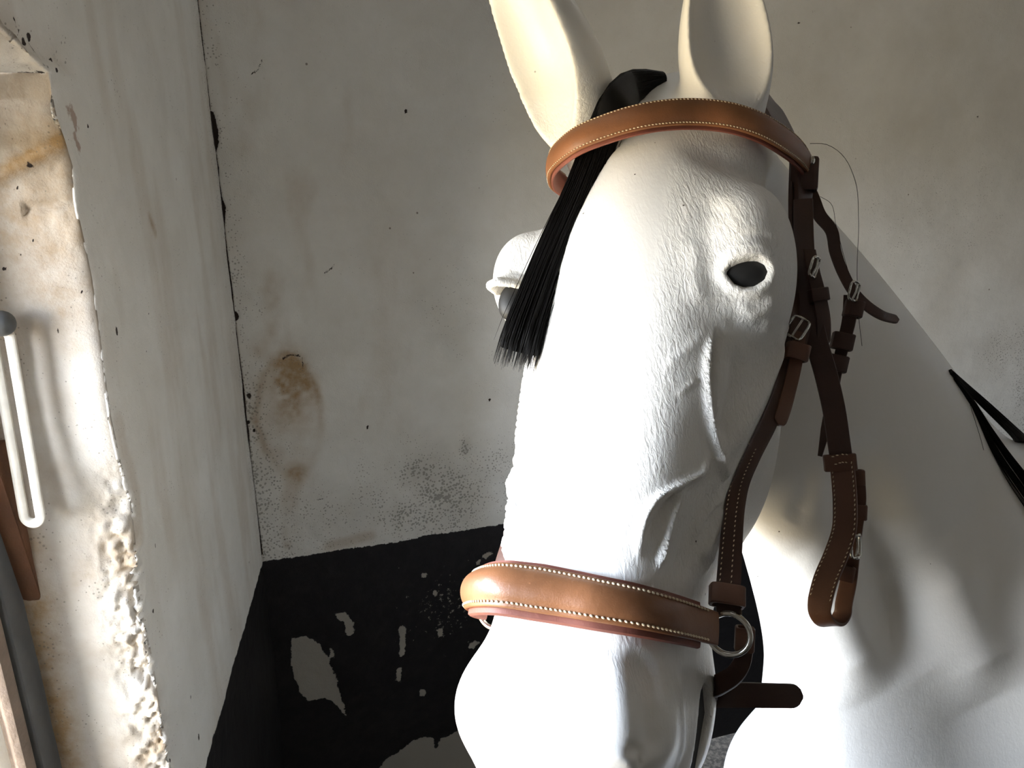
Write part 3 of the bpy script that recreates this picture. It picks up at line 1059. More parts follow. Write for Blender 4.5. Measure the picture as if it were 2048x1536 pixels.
def horse(P):
    P = np.asarray(P, float)
    Q = to_head(P)
    d = head_base(Q)
    near = (Q[:, 0] < .08) & (Q[:, 0] > -.55)
    for k in 'rl':
        e = np.full(len(P), 1.0); e[near] = ear(P[near], k)
        d = smin(d, e, .022)
    for sg in (1, -1):
        d = smin(d, ball(Q, (-.055 if sg > 0 else -.066, sg * (.090 if sg > 0 else .115), -.060), (.056 if sg > 0 else .046, .027, .042)), .04)      # eye socket
        d = smin(d, ball(Q, (.005, sg * .058, -.165), (.10, .026, .075)), .03)       # jaw muscle
        d = smin(d, ball(Q, (.300, sg * .043, -.046), (.026, .022, .028)), .03)     # nostril wing
    d = smin(d, ball(P, at(1008, 569, .638), (.014, .012, .0055)), .022)              # lid of the far eye
    d = smin(d, ball(Q, (.376, 0, -.078), (.038, .036, .040)), .02)                  # lips
    # mouth: a slot with a round corner, cut right through
    a, b = MOUTH
    ms, mt = seg_dist(Q[:, [0, 2]], a, b)
    d = smax(d, -(ms - (.0140 - .0090 * np.clip(mt * 3.5, 0, 1))), .003)
    d = smax(d, -ball(Q, (.372, .030, -.046), (.014, .013, .010)), .006)             # nostrils
    d = smax(d, -ball(Q, (.372, -.030, -.046), (.014, .013, .010)), .006)
    d = smin(d, neck(P), .04)
    # breast, trunk and legs
    low = P[:, 2] < 1.45
    if low.any():
        p = P[low]
        e = ball(p, CHEST, (.135, .10, .14))
        t = cone(p, TR0, TR1, .255, .27)
        t = smin(t, ball(p, TR1 + np.array([.10, .03, .04]), (.30, .27, .28)), .08)
        for c, foot, hind in LEGS:
            knee = c + (foot - c) * .55
            if hind:
                knee = knee + BODY * .07
            t = smin(t, smin(cone(p, c, knee, .115, .047), cone(p, knee, foot, .045, .034), .03), .06)
            t = smin(t, cone(p, foot, foot - np.array([0, 0, .055]), .036, .052), .02)
        d[low] = smin(smin(d[low], t, .09), e, .035)
    return d
# ------------------------------------------------------------------ the horse as a mesh
HRES = .0021
ax = [axis((-.16, .36, HRES), (.36, .7, .0045), (.7, 2.5, .013)),
      axis((.2, .75, HRES), (.75, 1.0, .0045), (1.0, 1.8, .013)),
      axis((-.02, .7, .014), (.7, 1.2, .005), (1.2, 1.78, HRES), (1.78, 1.95, .003))]
HV, HQ = surface_nets(horse, ax)
def relax(V, Q, mask, n, lam=.5):
    """Laplacian smoothing where mask is set"""
    e = np.concatenate([Q[:, [0, 1]], Q[:, [1, 2]], Q[:, [2, 3]], Q[:, [3, 0]]])
    e = np.r_[e, e[:, ::-1]]
    cnt = np.bincount(e[:, 0], minlength=len(V))[:, None]
    for _ in range(n):
        s_ = np.stack([np.bincount(e[:, 0], V[e[:, 1], k], minlength=len(V)) for k in range(3)], 1)
        V = V + mask[:, None] * lam * (s_ / np.maximum(cnt, 1) - V)
    return V


_q = to_head(HV)
HV = relax(HV, HQ, np.clip((-.215 - _q[:, 2]) / .03, 0, 1) * np.clip((HV[:, 2] - .1) * 20, 0, 1), 24)
HV = relax(HV, HQ, np.clip((-.20 - _q[:, 0]) / .05, 0, 1) * (_q[:, 2] > -.2), 7)
# carve wrinkles, veins and lids: lines found on the surface, raised or sunk along its normals
bv = BVHTree.FromPolygons(HV.tolist(), HQ.tolist())


def hit(px, py, tree=None):
    h = (tree or bv).ray_cast(Vector(CAM), Vector(unit(ray(px, py))))
    return (np.array(h[0]), np.array(h[1])) if h[0] is not None else (None, None)


LINES = [  # pixels on the photograph, height, spread, taper
    ([(1434, 650), (1418, 690), (1410, 760), (1416, 830), (1424, 880), (1440, 930), (1462, 968)], .0058, .0025),
    ([(1446, 650), (1432, 690), (1424, 760), (1432, 840), (1446, 890)], -.0042, .0028),
    ([(1424, 900), (1400, 945), (1350, 975), (1310, 1002), (1288, 1040), (1278, 1090), (1276, 1130)], .0062, .0024),
    ([(1370, 985), (1335, 1008), (1310, 1045), (1298, 1090)], -.0032, .0032),
    ([(1368, 968), (1350, 1010), (1335, 1060), (1322, 1110), (1312, 1150)], .0062, .0024),
    ([(1425, 905), (1437, 935), (1452, 962)], .0044, .0026),
    ([(1318, 742), (1368, 705), (1422, 655)], .0011, .0042),
    ([(1355, 792), (1395, 756)], .0012, .0018),
    ([(1562, 640), (1552, 700), (1530, 760), (1500, 820), (1468, 880), (1448, 925)], .0075, .0085),
    ([(1478, 690), (1472, 760), (1458, 840), (1450, 890)], -.0060, .0085),
    ([(1432, 390), (1414, 470), (1416, 540), (1424, 600)], -.0022, .0110),
    ([(1392, 470), (1396, 560), (1400, 620)], .0020, .0080),
    ([(1430, 420), (1480, 400), (1560, 430)], .0016, .014),
    ([(1470, 602), (1508, 628), (1538, 612), (1548, 585)], .0020, .0042),
    ([(1452, 625), (1490, 660), (1540, 640)], -.0010, .0060),
    ([(1440, 530), (1475, 498), (1512, 492), (1556, 516)], .0016, .0034),
    ([(1432, 500), (1470, 474), (1515, 468), (1560, 490)], -.0012, .0040),
    ([(1438, 965), (1402, 1030), (1374, 1090), (1352, 1180)], -.0035, .0095),
    ([(1455, 1010), (1430, 1060), (1402, 1130)], .0035, .0060),
    ([(1452, 985), (1410, 1035), (1388, 1085)], .0036, .0028),
    ([(1478, 1000), (1450, 1050), (1420, 1110), (1405, 1160)], .0034, .0030),
    ([(1290, 1290), (1302, 1400), (1300, 1525)], -.0065, .0110),
    ([(1352, 1330), (1362, 1420), (1362, 1530)], .0020, .0060),
    ([(1140, 1525), (1195, 1508), (1255, 1516), (1282, 1530)], .0030, .0050),
    ([(1255, 1490), (1290, 1520)], -.0030, .0040),
    ([(1330, 285), (1420, 300), (1500, 330), (1580, 380)], -.0110, .0190),
    ([(1350, 980), (1330, 1060), (1300, 1130)], -.0020, .0050),
    ([(1010, 555), (992, 568), (1004, 590)], .0026, .0040),
]
EYE_PX = [(1455, 545), (1463, 534), (1478, 525), (1498, 519), (1518, 519), (1532, 528), (1536, 543), (1529, 559), (1512, 571), (1490, 573), (1470, 565)]
me0 = mesh_from(HV, HQ, 'tmp')
NV_ = np.empty(len(HV) * 3, np.float32); me0.vertices.foreach_get('co', NV_)
HV = NV_.reshape(-1, 3).astype(float)
nn = np.empty(len(HV) * 3, np.float32); me0.vertices.foreach_get('normal', nn)
HN = nn.reshape(-1, 3).astype(float)
bpy.data.meshes.remove(me0)
HQd = to_head(HV)
face = np.where((HQd[:, 0] > -.30) & (HQd[:, 0] < .36) & (HQd[:, 2] > -.22) & (np.abs(HQd[:, 1]) < .14))[0]
MIR = np.array([1, -1, 1.0])
disp = np.zeros(len(HV))


def head_line(pts):
    out = []
    for p in pts:
        h, _ = hit(*p)
        if h is not None:
            out.append(h)
    return to_head(smooth_path(out, 24)) if len(out) > 2 else (to_head(np.array(out)) if len(out) == 2 else None)


for pts, amp, sig in LINES:
    q = head_line(pts)
    if q is None:
        continue
    for m in ((np.ones(3), MIR) if pts[0][1] < 1200 else (np.ones(3),)):
        qq = q * m
        lo, hi = qq.min(0) - 4 * sig, qq.max(0) + 4 * sig
        k = face[((HQd[face] > lo) & (HQd[face] < hi)).all(1)]
        if len(k) == 0:
            continue
        d, s = poly_dist(HQd[k], qq)
        disp[k] += amp * np.exp(-(d / sig)**2) * (lambda c: c * c * (3 - 2 * c))(np.clip(np.minimum(s, 1 - s) * 4.5, 0, 1))
# eyes: almond on the surface, rim raised, inside sunk
eye_c, eye_n = hit(1497, 545)
er = np.array([hit(1497 + (p[0] - 1497) * 1.08, 546 + (p[1] - 546) * 1.10)[0] for p in EYE_PX])
ex = unit(hit(1530, 540)[0] - hit(1462, 545)[0]); ez_ = unit(np.cross(ex, eye_n)); ez_ = ez_ if ez_[2] > 0 else -ez_
en = unit(np.cross(ex, ez_)); en = en if en @ (CAM - eye_c) > 0 else -en
E2 = np.c_[(er - eye_c) @ ex, (er - eye_c) @ ez_]
HEYE = dict(c=to_head(eye_c[None])[0], x=np.array([ex @ L_, ex @ U_, ex @ N_]), z=np.array([ez_ @ L_, ez_ @ U_, ez_ @ N_]), n=np.array([en @ L_, en @ U_, en @ N_]))
for m in (np.ones(3), MIR):
    q = HQd[face] - HEYE['c'] * m
    k = np.linalg.norm(q, axis=1) < .05
    kk = face[k]; q = q[k]
    s2 = np.c_[q @ (HEYE['x'] * m), q @ (HEYE['z'] * m)]
    sdp = poly_signed(s2, E2)
    disp[kk] += .0020 * np.exp(-((sdp + .0035) / .0035)**2) - .0095 * np.clip((sdp + .0008) / .0034, 0, 1)
# neck and breast modelling
for pts, amp, sig in (([(1690, 880), (1745, 1050), (1800, 1210), (1840, 1350)], -.022, .045), ([(1600, 1100), (1690, 1250), (1740, 1400)], .010, .040), ([(1880, 1080), (1930, 1250), (1980, 1400)], .014, .05), ([(1620, 930), (1612, 1000), (1580, 1045)], -.004, .012)):
    q = [hit(*p)[0] for p in pts]; q = smooth_path([x for x in q if x is not None], 16)
    lo, hi = q.min(0) - 3 * sig, q.max(0) + 3 * sig
    k = np.where(((HV > lo) & (HV < hi)).all(1) & (HQd[:, 2] < -.2))[0]
    d, s = poly_dist(HV[k], q)
    disp[k] += amp * np.exp(-(d / sig)**2) * np.clip(np.minimum(s, 1 - s) * 4, 0, 1)
HV = HV + HN * disp[:, None]
bv = BVHTree.FromPolygons(HV.tolist(), HQ.tolist())
me = mesh_from(HV, HQ, 'model_horse')
side = np.clip((np.abs(HQd[:, 1]) - .030) / .02, 0, 1) * np.clip((.30 - HQd[:, 0]) / .05, 0, 1) * np.clip((HQd[:, 0] + .22) / .06, 0, 1) * np.clip((HQd[:, 2] + .20) / .05, 0, 1)
set_attr(me, hair=.10 + .90 * side)
# hair strokes follow the face
_l = unit(L_ + .38 * U_); _u = unit(U_ - (U_ @ _l) * _l)
mm = Matrix((tuple(np.cross(_l, _u)), tuple(_u), tuple(_l)))
HORSE_MAP[0].inputs['Rotation'].default_value = mm.to_euler()
HORSE_MAP[1].inputs['Scale'].default_value = (330, 330, 85)
horse_o = link('model_horse', me, M_HORSE)
horse_o['label'] = 'life size white painted model horse with black forelock and blank black eyes'
horse_o['category'] = 'horse statue'
for m in (np.ones(3),):
    V = []
    ring = []
    for a in np.linspace(0, 2 * np.pi, 40, endpoint=False):
        ring.append((math.cos(a), math.sin(a)))
    lo, hi = E2.min(0), E2.max(0); c2 = (lo + hi) / 2; r2 = (hi - lo) / 2 + .0035
    F = []
    V = []
    for j, rr in enumerate(np.linspace(0, 1, 9)):
        for (a, b) in ring:
            x, y = c2 + r2 * rr * np.array([a, b])
            V.append(HEYE['c'] * m + (HEYE['x'] * m) * x + (HEYE['z'] * m) * y + (HEYE['n'] * m) * (-.0022 - .0050 * rr * rr))
    for j, rr in enumerate(np.linspace(1, 0, 7)[1:]):
        for (a, b) in ring:
            x, y = c2 + r2 * rr * np.array([a, b])
            V.append(HEYE['c'] * m + (HEYE['x'] * m) * x + (HEYE['z'] * m) * y + (HEYE['n'] * m) * (-.0075 - .008 * (1 - rr)))
    nr_ = len(V) // 40
    F = [[i * 40 + k, i * 40 + (k + 1) % 40, (i + 1) * 40 + (k + 1) % 40, (i + 1) * 40 + k] for i in range(nr_ - 1) for k in range(40)]
    V = np.array(V)
    V = EYE0 + V[:, :1] * L_ + V[:, 1:2] * U_ + V[:, 2:] * N_
    e = Mesh().add(V, F).build('eye', M_EYE, horse_o)

pr = []
for t in np.linspace(0, .80, 14):
    pr.append((MOUTH[0] + (MOUTH[1] - MOUTH[0]) * t, (.0140 - .0090 * min(1, t * 3.5)) * .97))
md = unit(MOUTH[1] - MOUTH[0]); mp = np.array([-md[1], md[0]])
out = [c + mp * r for c, r in pr] + [c - mp * r for c, r in pr[::-1]] + [pr[0][0] - md * .0134]
V = np.array([hw(p[0], u, p[1]) for u in (-.040, .0615) for p in out])
k = len(out)
F = [[i, (i + 1) % k, k + (i + 1) % k, k + i] for i in range(k)] + [list(range(k)), list(range(2 * k - 1, k - 1, -1))]
mc = Mesh().add(V, F).build('mouth_shade_fill', M_MOUTH, horse_o)  # near-black slab filling the slot, in place of the shade inside it
mc['label'] = 'dark fill standing for the shade inside the mouth slot'
_a = np.array([unit(L_ * .8 - UPV * .2), unit(np.cross(L_ * .8 - UPV * .2, U_)), U_])
Mesh().add(*uv_ball(at(1025, 603, .640), np.array([.018, .011, .012]), _a, 24, 16)).build('eye', M_EYE, horse_o)

# ------------------------------------------------------------------ hair
def on_face(px, py, off, dmax=9.0):
    h, n = hit(px, py)
    k = 0
    while h is None and k < 40:                 # just past the outline: step towards the head
        k += 1
        h, n = hit(px + (1200 - px) * .01 * k, py + (700 - py) * .01 * k)
    if k:
        return at(px, py, (h - CAM) @ FWD - off)
    return h - unit(ray(px, py)) * off


def path3(spec, n=48):
    """spec rows: (px, py, depth) or (px, py, 'f', offset off the surface)"""
    return smooth_path([at(r[0], r[1], r[2]) if len(r) == 3 else on_face(r[0], r[1], r[3]) for r in spec], n)


FL = path3([(1326, 157, .712), (1288, 166, .700), (1252, 184, .664), (1230, 214, .649), (1212, 252, .6555), (1190, 310, .657), (1155, 400, .641), (1112, 500, .622), (1078, 590, .603), (1052, 665, .588), (1032, 745, .573)], 40)
tt = np.linspace(0, 1, 40)
FW = np.interp(tt, [0, .06, .14, .25, .5, .8, 1], [.006, .012, .015, .0155, .0148, .0165, .0185])
tg = np.gradient(FL, axis=0); tg /= np.linalg.norm(tg, axis=1, keepdims=True)
vw_ = np.array([unit(CAM - p) for p in FL]); fa = np.cross(tg, vw_); fa /= np.linalg.norm(fa, axis=1, keepdims=True)
fb = np.cross(fa, tg)
core = Mesh()
V = []
for i in range(40):
    for q in np.linspace(0, 2 * np.pi, 14, endpoint=False):
        V.append(FL[i] + fa[i] * FW[i] * .93 * math.cos(q) + fb[i] * .0030 * math.sin(q))
V = np.array(V)[:14 * 38]
core.add(V, [[i * 14 + k, i * 14 + (k + 1) % 14, (i + 1) * 14 + (k + 1) % 14, (i + 1) * 14 + k] for i in range(37) for k in range(14)])
for s_ in range(620):
    a0 = RNG.uniform(-1, 1); lift = RNG.uniform(.001, .0052) * math.sqrt(max(.05, 1 - a0 * a0)); w1 = RNG.normal(0, .06)
    end = RNG.uniform(.93, 1.0) if s_ > 60 else RNG.uniform(.8, .97)
    stray = s_ < 14
    n_ = 18
    u = np.linspace(0, end, n_)
    P = np.stack([np.interp(u, tt, FL[:, k]) for k in range(3)], 1)
    A_ = np.stack([np.interp(u, tt, fa[:, k]) for k in range(3)], 1); B_ = np.stack([np.interp(u, tt, fb[:, k]) for k in range(3)], 1)
    ww = np.interp(u, tt, FW)
    off = (a0 + w1 * u**2 + (RNG.choice([-1, 1]) * .55 * u**1.3 if stray else 0))
    P = P + A_ * (off * ww)[:, None] + B_ * (lift * np.interp(u, [0, .1, .18, .34, .45], [1, .7, .3, .3, 1]) + .002 * u**3 * RNG.normal())[:, None]
    core.add(*tube(P, np.full(n_, .00030) * np.clip((1.03 - u / end) * 8, .3, 1), 3))
fo = core.build('forelock', M_HAIR, horse_o, angle=None, recalc=False)
fo['label'] = 'straight black forelock hanging over the right side of the face'

LOCKS = []


def lock(spec, widths, n_str, thick=.003, rad=.00045):
    C_ = path3(spec, 30)
    t_ = np.gradient(C_, axis=0); t_ /= np.linalg.norm(t_, axis=1, keepdims=True)
    v_ = np.array([unit(CAM - p) for p in C_]); a_ = np.cross(t_, v_); a_ /= np.linalg.norm(a_, axis=1, keepdims=True)
    b_ = np.cross(a_, t_)
    u_ = np.linspace(0, 1, 30); w_ = np.interp(u_, np.linspace(0, 1, len(widths)), widths)
    mane = Mesh()
    for _ in range(n_str):
        o = RNG.uniform(-1, 1); l = RNG.uniform(0, 1) * thick
        P = C_ + a_ * (o * w_ + RNG.normal(0, .0006))[:, None] + b_ * l
        mane.add(*tube(P, rad, 3))
    o = mane.build('mane_lock', M_HAIR, horse_o, angle=None, recalc=False)
    return o


lock([(1898, 740, 'f', .003), (1945, 786, 'f', .005), (2000, 838, 'f', .006), (2045, 884, 'f', .007), (2085, 922, 'f', .008)], [.001, .004, .006, .008, .012, .02], 160, .006)
lock([(1908, 754, 'f', .004), (1942, 804, 'f', .005), (1972, 858, 'f', .005), (2005, 912, 'f', .005), (2050, 977, 'f', .005), (2110, 1080, 'f', .005)], [.001, .004, .007, .010, .012, .014], 150, .006)
lock([(1928, 780, 'f', .003), (1962, 850, 'f', .003), (1995, 920, 'f', .003), (2060, 1020, 'f', .003)], [.001, .003, .005, .007], 26)
Mesh().add(*tube(path3([(1620, 287, .70), (1650, 288, .69), (1685, 310, .68), (1710, 360, .68), (1717, 440, .68), (1714, 540, .69), (1718, 640, .70), (1724, 692, .71)], 40), .00028, 3)).build('loose_hair', M_HAIR, horse_o, angle=None, recalc=False)
Mesh().add(*tube(path3([(1640, 393, .72), (1660, 405, .72), (1672, 450, .72), (1690, 520, .72), (1702, 560, .72)], 30), .00024, 3)).build('loose_hair', M_HAIR, horse_o, angle=None, recalc=False)
Mesh().add(*tube(path3([(1902, 738, .93), (1925, 760, .94), (1955, 795, .95), (1966, 812, .96)], 20), .0003, 3)).build('loose_hair', M_HAIR, horse_o, angle=None, recalc=False)
Mesh().add(*tube(path3([(1940, 810, .91), (1962, 880, .91), (1975, 930, .92), (1995, 982, .92)], 20), .0003, 3)).build('loose_hair', M_HAIR, horse_o, angle=None, recalc=False)
# ------------------------------------------------------------------ bridle
bridle = bpy.data.objects.new('bridle', None)
COL.objects.link(bridle)
bridle['label'] = "brown leather bridle with padded noseband buckled on the white horse's head"
bridle['category'] = 'bridle'


def camdir(x, y, z):
    return unit(cam2world((x, y, z)))


def ribbon(P, Nn, width, thick, pad=0.0, round_ends=False, m=11):
    """strap: path P, outward normals Nn; pad = extra swelling of the outer face"""
    n = len(P)
    t = np.gradient(P, axis=0); t /= np.linalg.norm(t, axis=1, keepdims=True)
    Nn = np.broadcast_to(Nn, P.shape) * 1.0
    Nn = Nn - (Nn * t).sum(1, keepdims=True) * t
    Nn /= np.linalg.norm(Nn, axis=1, keepdims=True)
    A = np.cross(t, Nn)
    w = np.broadcast_to(width, (n,)) / 2.0 * 1.0
    pad = np.broadcast_to(pad, (n,))
    if round_ends:
        L = np.r_[0, np.cumsum(np.linalg.norm(np.diff(P, axis=0), axis=1))]
        for k in range(n):
            e = L[-1] - L[k]
            if e < w[k]:
                w[k] *= math.sqrt(max(.02, 1 - (1 - e / w[k])**2))
    a = np.linspace(-1, 1, m)
    aa = np.r_[-1, -.96, a[1:-1], .96, 1]
    prof = np.r_[.1, .42, np.full(m - 2, .5), .42, .1]
    sw = np.clip(1 - (aa / .80)**2, 0, None)**.75
    V = []
    for i in range(n):
        up = prof * thick + sw * pad[i]
        top = P[i] + A[i] * (aa * w[i])[:, None] + Nn[i] * up[:, None]
        dn_ = P[i] + A[i] * (aa[::-1] * w[i])[:, None] - Nn[i] * (prof * thick)[:, None]
        V.append(np.r_[top, dn_])
    K = len(V[0])
    V = np.concatenate(V)
    F = [[i * K + k, i * K + (k + 1) % K, (i + 1) * K + (k + 1) % K, (i + 1) * K + k] for i in range(n - 1) for k in range(K)]
    h = K // 2
    for base, rev in ((0, 1), ((n - 1) * K, 0)):
        for k in range(h - 1):
            f = [base + k, base + k + 1, base + K - 2 - k, base + K - 1 - k]
            F.append(f[::-1] if rev else f)
    return V, F, (A, Nn, w, t)


def stitches(P, fr, rows, lift, gap=.0031, size=(.00115, .00055, .00042), span=(.02, .98)):
    """rows of thread beads at the given places across a strap"""
    A, Nn, w, t = fr
    L = np.r_[0, np.cumsum(np.linalg.norm(np.diff(P, axis=0), axis=1))]
    M = Mesh()
    for r in rows:
        for s in np.arange(L[-1] * span[0], L[-1] * span[1], gap):
            f = lambda arr: np.stack([np.interp(s, L, arr[:, k]) for k in range(3)])
            wi = np.interp(s, L, w)
            a_, n_, t_ = unit(f(A)), unit(f(Nn)), unit(f(t))
            c = f(P) + a_ * wi * r + n_ * lift
            tt_ = unit(t_ + a_ * .28)
            M.add(*uv_ball(c, np.array(size), np.array([tt_, np.cross(n_, tt_), n_]), 6, 4))
    return M


def strap(name, spec, normal, width, thick, mat, parent=bridle, n=60, **kw):
    P = path3(spec, n)
    w = np.interp(np.linspace(0, 1, n), np.linspace(0, 1, len(width)), width) if isinstance(width, (list, tuple)) else width
    V, F, fr = ribbon(P, normal, w, thick, **kw)
    return Mesh().add(V, F).build(name, mat, parent), P, fr


def mirror_pts(P):
    q = to_head(P) * MIR
    return EYE0 + q[:, :1] * L_ + q[:, 1:2] * U_ + q[:, 2:] * N_


def mirror_copy(o, parent):
    """the same part on the horse's other side"""
    me = o.data.copy()
    co = np.empty(len(me.vertices) * 3, np.float32); me.vertices.foreach_get('co', co)
    me.vertices.foreach_set('co', mirror_pts(co.reshape(-1, 3).astype(float)).astype(np.float32).ravel())
    me.flip_normals(); me.update()
    c = bpy.data.objects.new(o.name.split('.')[0], me)
    COL.objects.link(c); c.parent = parent
    return c


def loop_keeper(name, c, along, normal, w, d, height, mat, parent, thick=.0016):
    """a leather keeper: a flat band round a strap; w across, d through, height along the strap"""
    along = unit(along); normal = unit(normal - (normal @ along) * along); a = np.cross(along, normal)
    V = []; F = []
    n = 28
    for h in (-.5, -.46, .46, .5):
        for rr in (0, 1):
            pass
    prof = []
    for q in np.linspace(0, 2 * np.pi, n, endpoint=False):
        x, y = math.cos(q), math.sin(q)
        k = (abs(x)**5 + abs(y)**5)**(-1 / 5)
        prof.append((x * k, y * k))
    rings = [(-.5, 0), (-.5, .7), (-.44, 1), (.44, 1), (.5, .7), (.5, 0)]
    for h, o in rings:
        for x, y in prof:
            V.append(c + along * h * height + a * x * (w / 2 + o * thick) + normal * y * (d / 2 + o * thick))
    m = len(rings)
    for i in range(m):
        j = (i + 1) % m
        for k in range(n):
            F.append([i * n + k, i * n + (k + 1) % n, j * n + (k + 1) % n, j * n + k])
    return Mesh().add(np.array(V), F).build(name, mat, parent, 35)


def ring_obj(name, c, n, r, wire, mat, parent, sx=1.0):
    n = unit(n); a = unit(np.cross(n, [.2, .1, 1])); b = np.cross(n, a)
    pts = [c + a * r * sx * math.cos(q) + b * r * math.sin(q) for q in np.linspace(0, 2 * np.pi, 48, endpoint=False)]
    return Mesh().add(*tube(pts, wire, 12, True)).build(name, mat, parent)


def buckle(c, along, normal, w, h, parent, wire=.0011):
    """square wire buckle with a tongue"""
    along = unit(along); normal = unit(normal - (normal @ along) * along); a = np.cross(along, normal)
    pts = []
    for q in np.linspace(0, 2 * np.pi, 40, endpoint=False):
        x, y = math.cos(q), math.sin(q)
        k = (abs(x)**6 + abs(y)**6)**(-1 / 6)
        pts.append(c + a * x * k * w / 2 + along * y * k * h / 2 + normal * .0022 * (1 - abs(x * k)))
    M = Mesh().add(*tube(pts, wire, 8, True))
    M.add(*tube([c - along * h / 2, c + normal * .002, c + along * h / 2 + normal * .0012], wire * .8, 8))
    return M.build('buckle', M_STEEL, parent)


# --- browband: bowed round the forehead, standing off at the horse's right
BB = [(1128, 372, .735), (1104, 352, .712), (1101, 327, .688), (1122, 300, .660), (1160, 274, .638), (1210, 254, .627), (1262, 238, .621), (1330, 226, .621), (1400, 224, .624), (1465, 232, .626), (1520, 250, .634), (1565, 276, .650), (1600, 304, .672), (1618, 328, .690)]
P = path3(BB, 90)
q = to_head(P)
axq = np.c_[q[:, 0] + .01, q[:, 1] * 0, q[:, 2] * 0 - .085]
NB_ = P - (EYE0 + axq[:, :1] * L_ + axq[:, 1:2] * U_ + axq[:, 2:] * N_)
NB_ = NB_ / np.linalg.norm(NB_, axis=1, keepdims=True)
NB_ = NB_ - .8 * (NB_ @ UPV)[:, None] * UPV
V, F, fr = ribbon(P, NB_, .0240, .0032, pad=.0024, m=15)
bb = Mesh().add(V, F).build('browband', M_TAN, bridle)
stitches(P, fr, (-.86, .86), .0020, gap=.0030).build('stitching', M_THREAD, bb, angle=None)
V, F, _ = ribbon(P - fr[1] * .0030 - UPV * .0030, NB_, .0225, .0026)
ln_ = Mesh().add(V, F).build('lining', M_RED, bb)
ln_['label'] = 'red brown leather lining'
# loop that holds the headpiece, with its stud
lk = loop_keeper('browband_loop', at(1608, 350, .690), cam2world((.05, 1, .0)), cam2world((-.3, .0, .95)), .019, .011, .030, M_HAV, bb, .0028)
Mesh().add(*uv_ball(at(1624, 322, .682), np.array([.0032, .0046, .0046]), np.array([camdir(.8, .1, .55), camdir(0, 1, 0), camdir(-.55, 0, .8)]))).build('stud', M_STEEL, bb)
mirror_copy(lk, bb)

# --- headpiece over the poll behind the ears and down the near side
HP = [(1440, 168, .815), (1500, 172, .795), (1530, 196, .772), (1552, 232, .750), (1572, 272, .728), (1594, 314, .708), (1606, 355, .694), (1606, 400, .682), (1605, 470, .665), (1606, 540, .652), (1610, 600, .643)]
hp, PH, frH = strap('headpiece', HP, camdir(.55, .1, .8), [.048, .048, .046, .038, .022, .018, .018], .0050, M_HAV)
mirror_copy(hp, bridle)
hp2, _, _ = strap('headpiece', [(1588, 330, .705), (1586, 420, .675), (1590, 520, .650), (1590, 580, .636), (1588, 640, .622), (1590, 670, .616)], camdir(.6, 0, .8), [.012, .011, .012, .012], .0040, M_HAV)

# --- cheekpiece, hanging free with its bit loop
CP = [(1606, 400, .668), (1608, 500, .648), (1615, 590, .634), (1632, 680, .626), (1652, 750, .622), (1668, 820, .618), (1677, 880, .615), (1684, 930, .612)]
nC = camdir(-.30, .0, .95)
cp, PC, frC = strap('cheekpiece', CP, nC, [.0165, .0170, .0178, .0180, .0175], .0036, M_HAV)
B0 = [(1683, 920, .609), (1687, 960, .608), (1690, 1010, .607), (1688, 1060, .606), (1672, 1110, .605), (1651, 1160, .604), (1640, 1200, .604)]
front = path3(B0, 60)
back = path3([(1688, 1204, .617), (1696, 1168, .619), (1702, 1120, .620), (1709, 1060, .622), (1717, 1000, .622), (1714, 945, .622)], 60)
bend = smooth_path([front[-1], at(1639, 1224, .604), at(1650, 1243, .607), at(1666, 1248, .612), at(1683, 1233, .616), back[0]], 24)
PB = np.r_[front, bend[1:-1], back]
PB = smooth_path(PB[::3], 170)
tb = np.gradient(PB, axis=0); tb /= np.linalg.norm(tb, axis=1, keepdims=True)
axis_ = camdir(.84, .22, .48)                       # across the strap
nb_ = np.cross(tb, axis_)
if nb_[5] @ (CAM - PB[5]) < 0:
    nb_ = -nb_
V, F, fr = ribbon(PB, nb_, np.interp(np.linspace(0, 1, 170), [0, .42, .56, 1], [.0185, .0185, .0135, .0115]), .0034)
bl = Mesh().add(V, F).build('bit_loop', M_MID, cp)
stitches(PB[:72], tuple(x[:72] for x in fr), (-.80, .80), .0019, gap=.0037, size=(.0012, .00045, .00035)).build('stitching', M_THREAD, bl, angle=None)
kp = loop_keeper('keeper', at(1680, 925, .612), PB[6] - PB[0], nC, .0215, .009, .0135, M_MID, cp, .0018)
kP = np.array([at(1668, 921, .6035), at(1682, 917, .6025), at(1694, 917, .6035)]); kP = smooth_path(kP, 12)
_, _, f2 = ribbon(kP, camdir(-.3, 0, .95), .008, .001)
stitches(kP, f2, (-.8, .8), .0, gap=.0034, size=(.0012, .0005, .0004)).build('stitching', M_THREAD, kp, angle=None)
for (x, y, d, x2, y2, w_) in ((1714, 955, .618, 1716, 1000, .0085), (1718, 1024, .618, 1716, 1070, .0085), (1690, 1146, .616, 1680, 1190, .0110)):
    loop_keeper('keeper', at(x, y, d), at(x2, y2, d) - at(x, y, d), camdir(-.2, 0, .95), w_, .007, .0125, M_MID, cp)
buckle(at(1711, 1092, .612), at(1711, 1060, .612) - at(1711, 1110, .612), camdir(.6, 0, .8), .013, .0185, cp, .0013)
# upper buckle and billet end
bt, _, _ = strap('billet', [(1618, 500, .636), (1626, 545, .630), (1637, 590, .627), (1646, 640, .626), (1646, 692, .627)], camdir(.2, 0, .95), [.0115, .0125, .0130, .0130], .0034, M_HAV, cp, round_ends=True)
buckle(at(1628, 535, .624), at(1634, 515, .624) - at(1622, 555, .624), camdir(.7, 0, .7), .012, .0165, cp)
loop_keeper('keeper', at(1637, 590, .626), at(1640, 610, .626) - at(1634, 570, .626), camdir(.1, 0, .95), .0125, .008, .011, M_HAV, cp)
mirror_copy(cp, bridle)

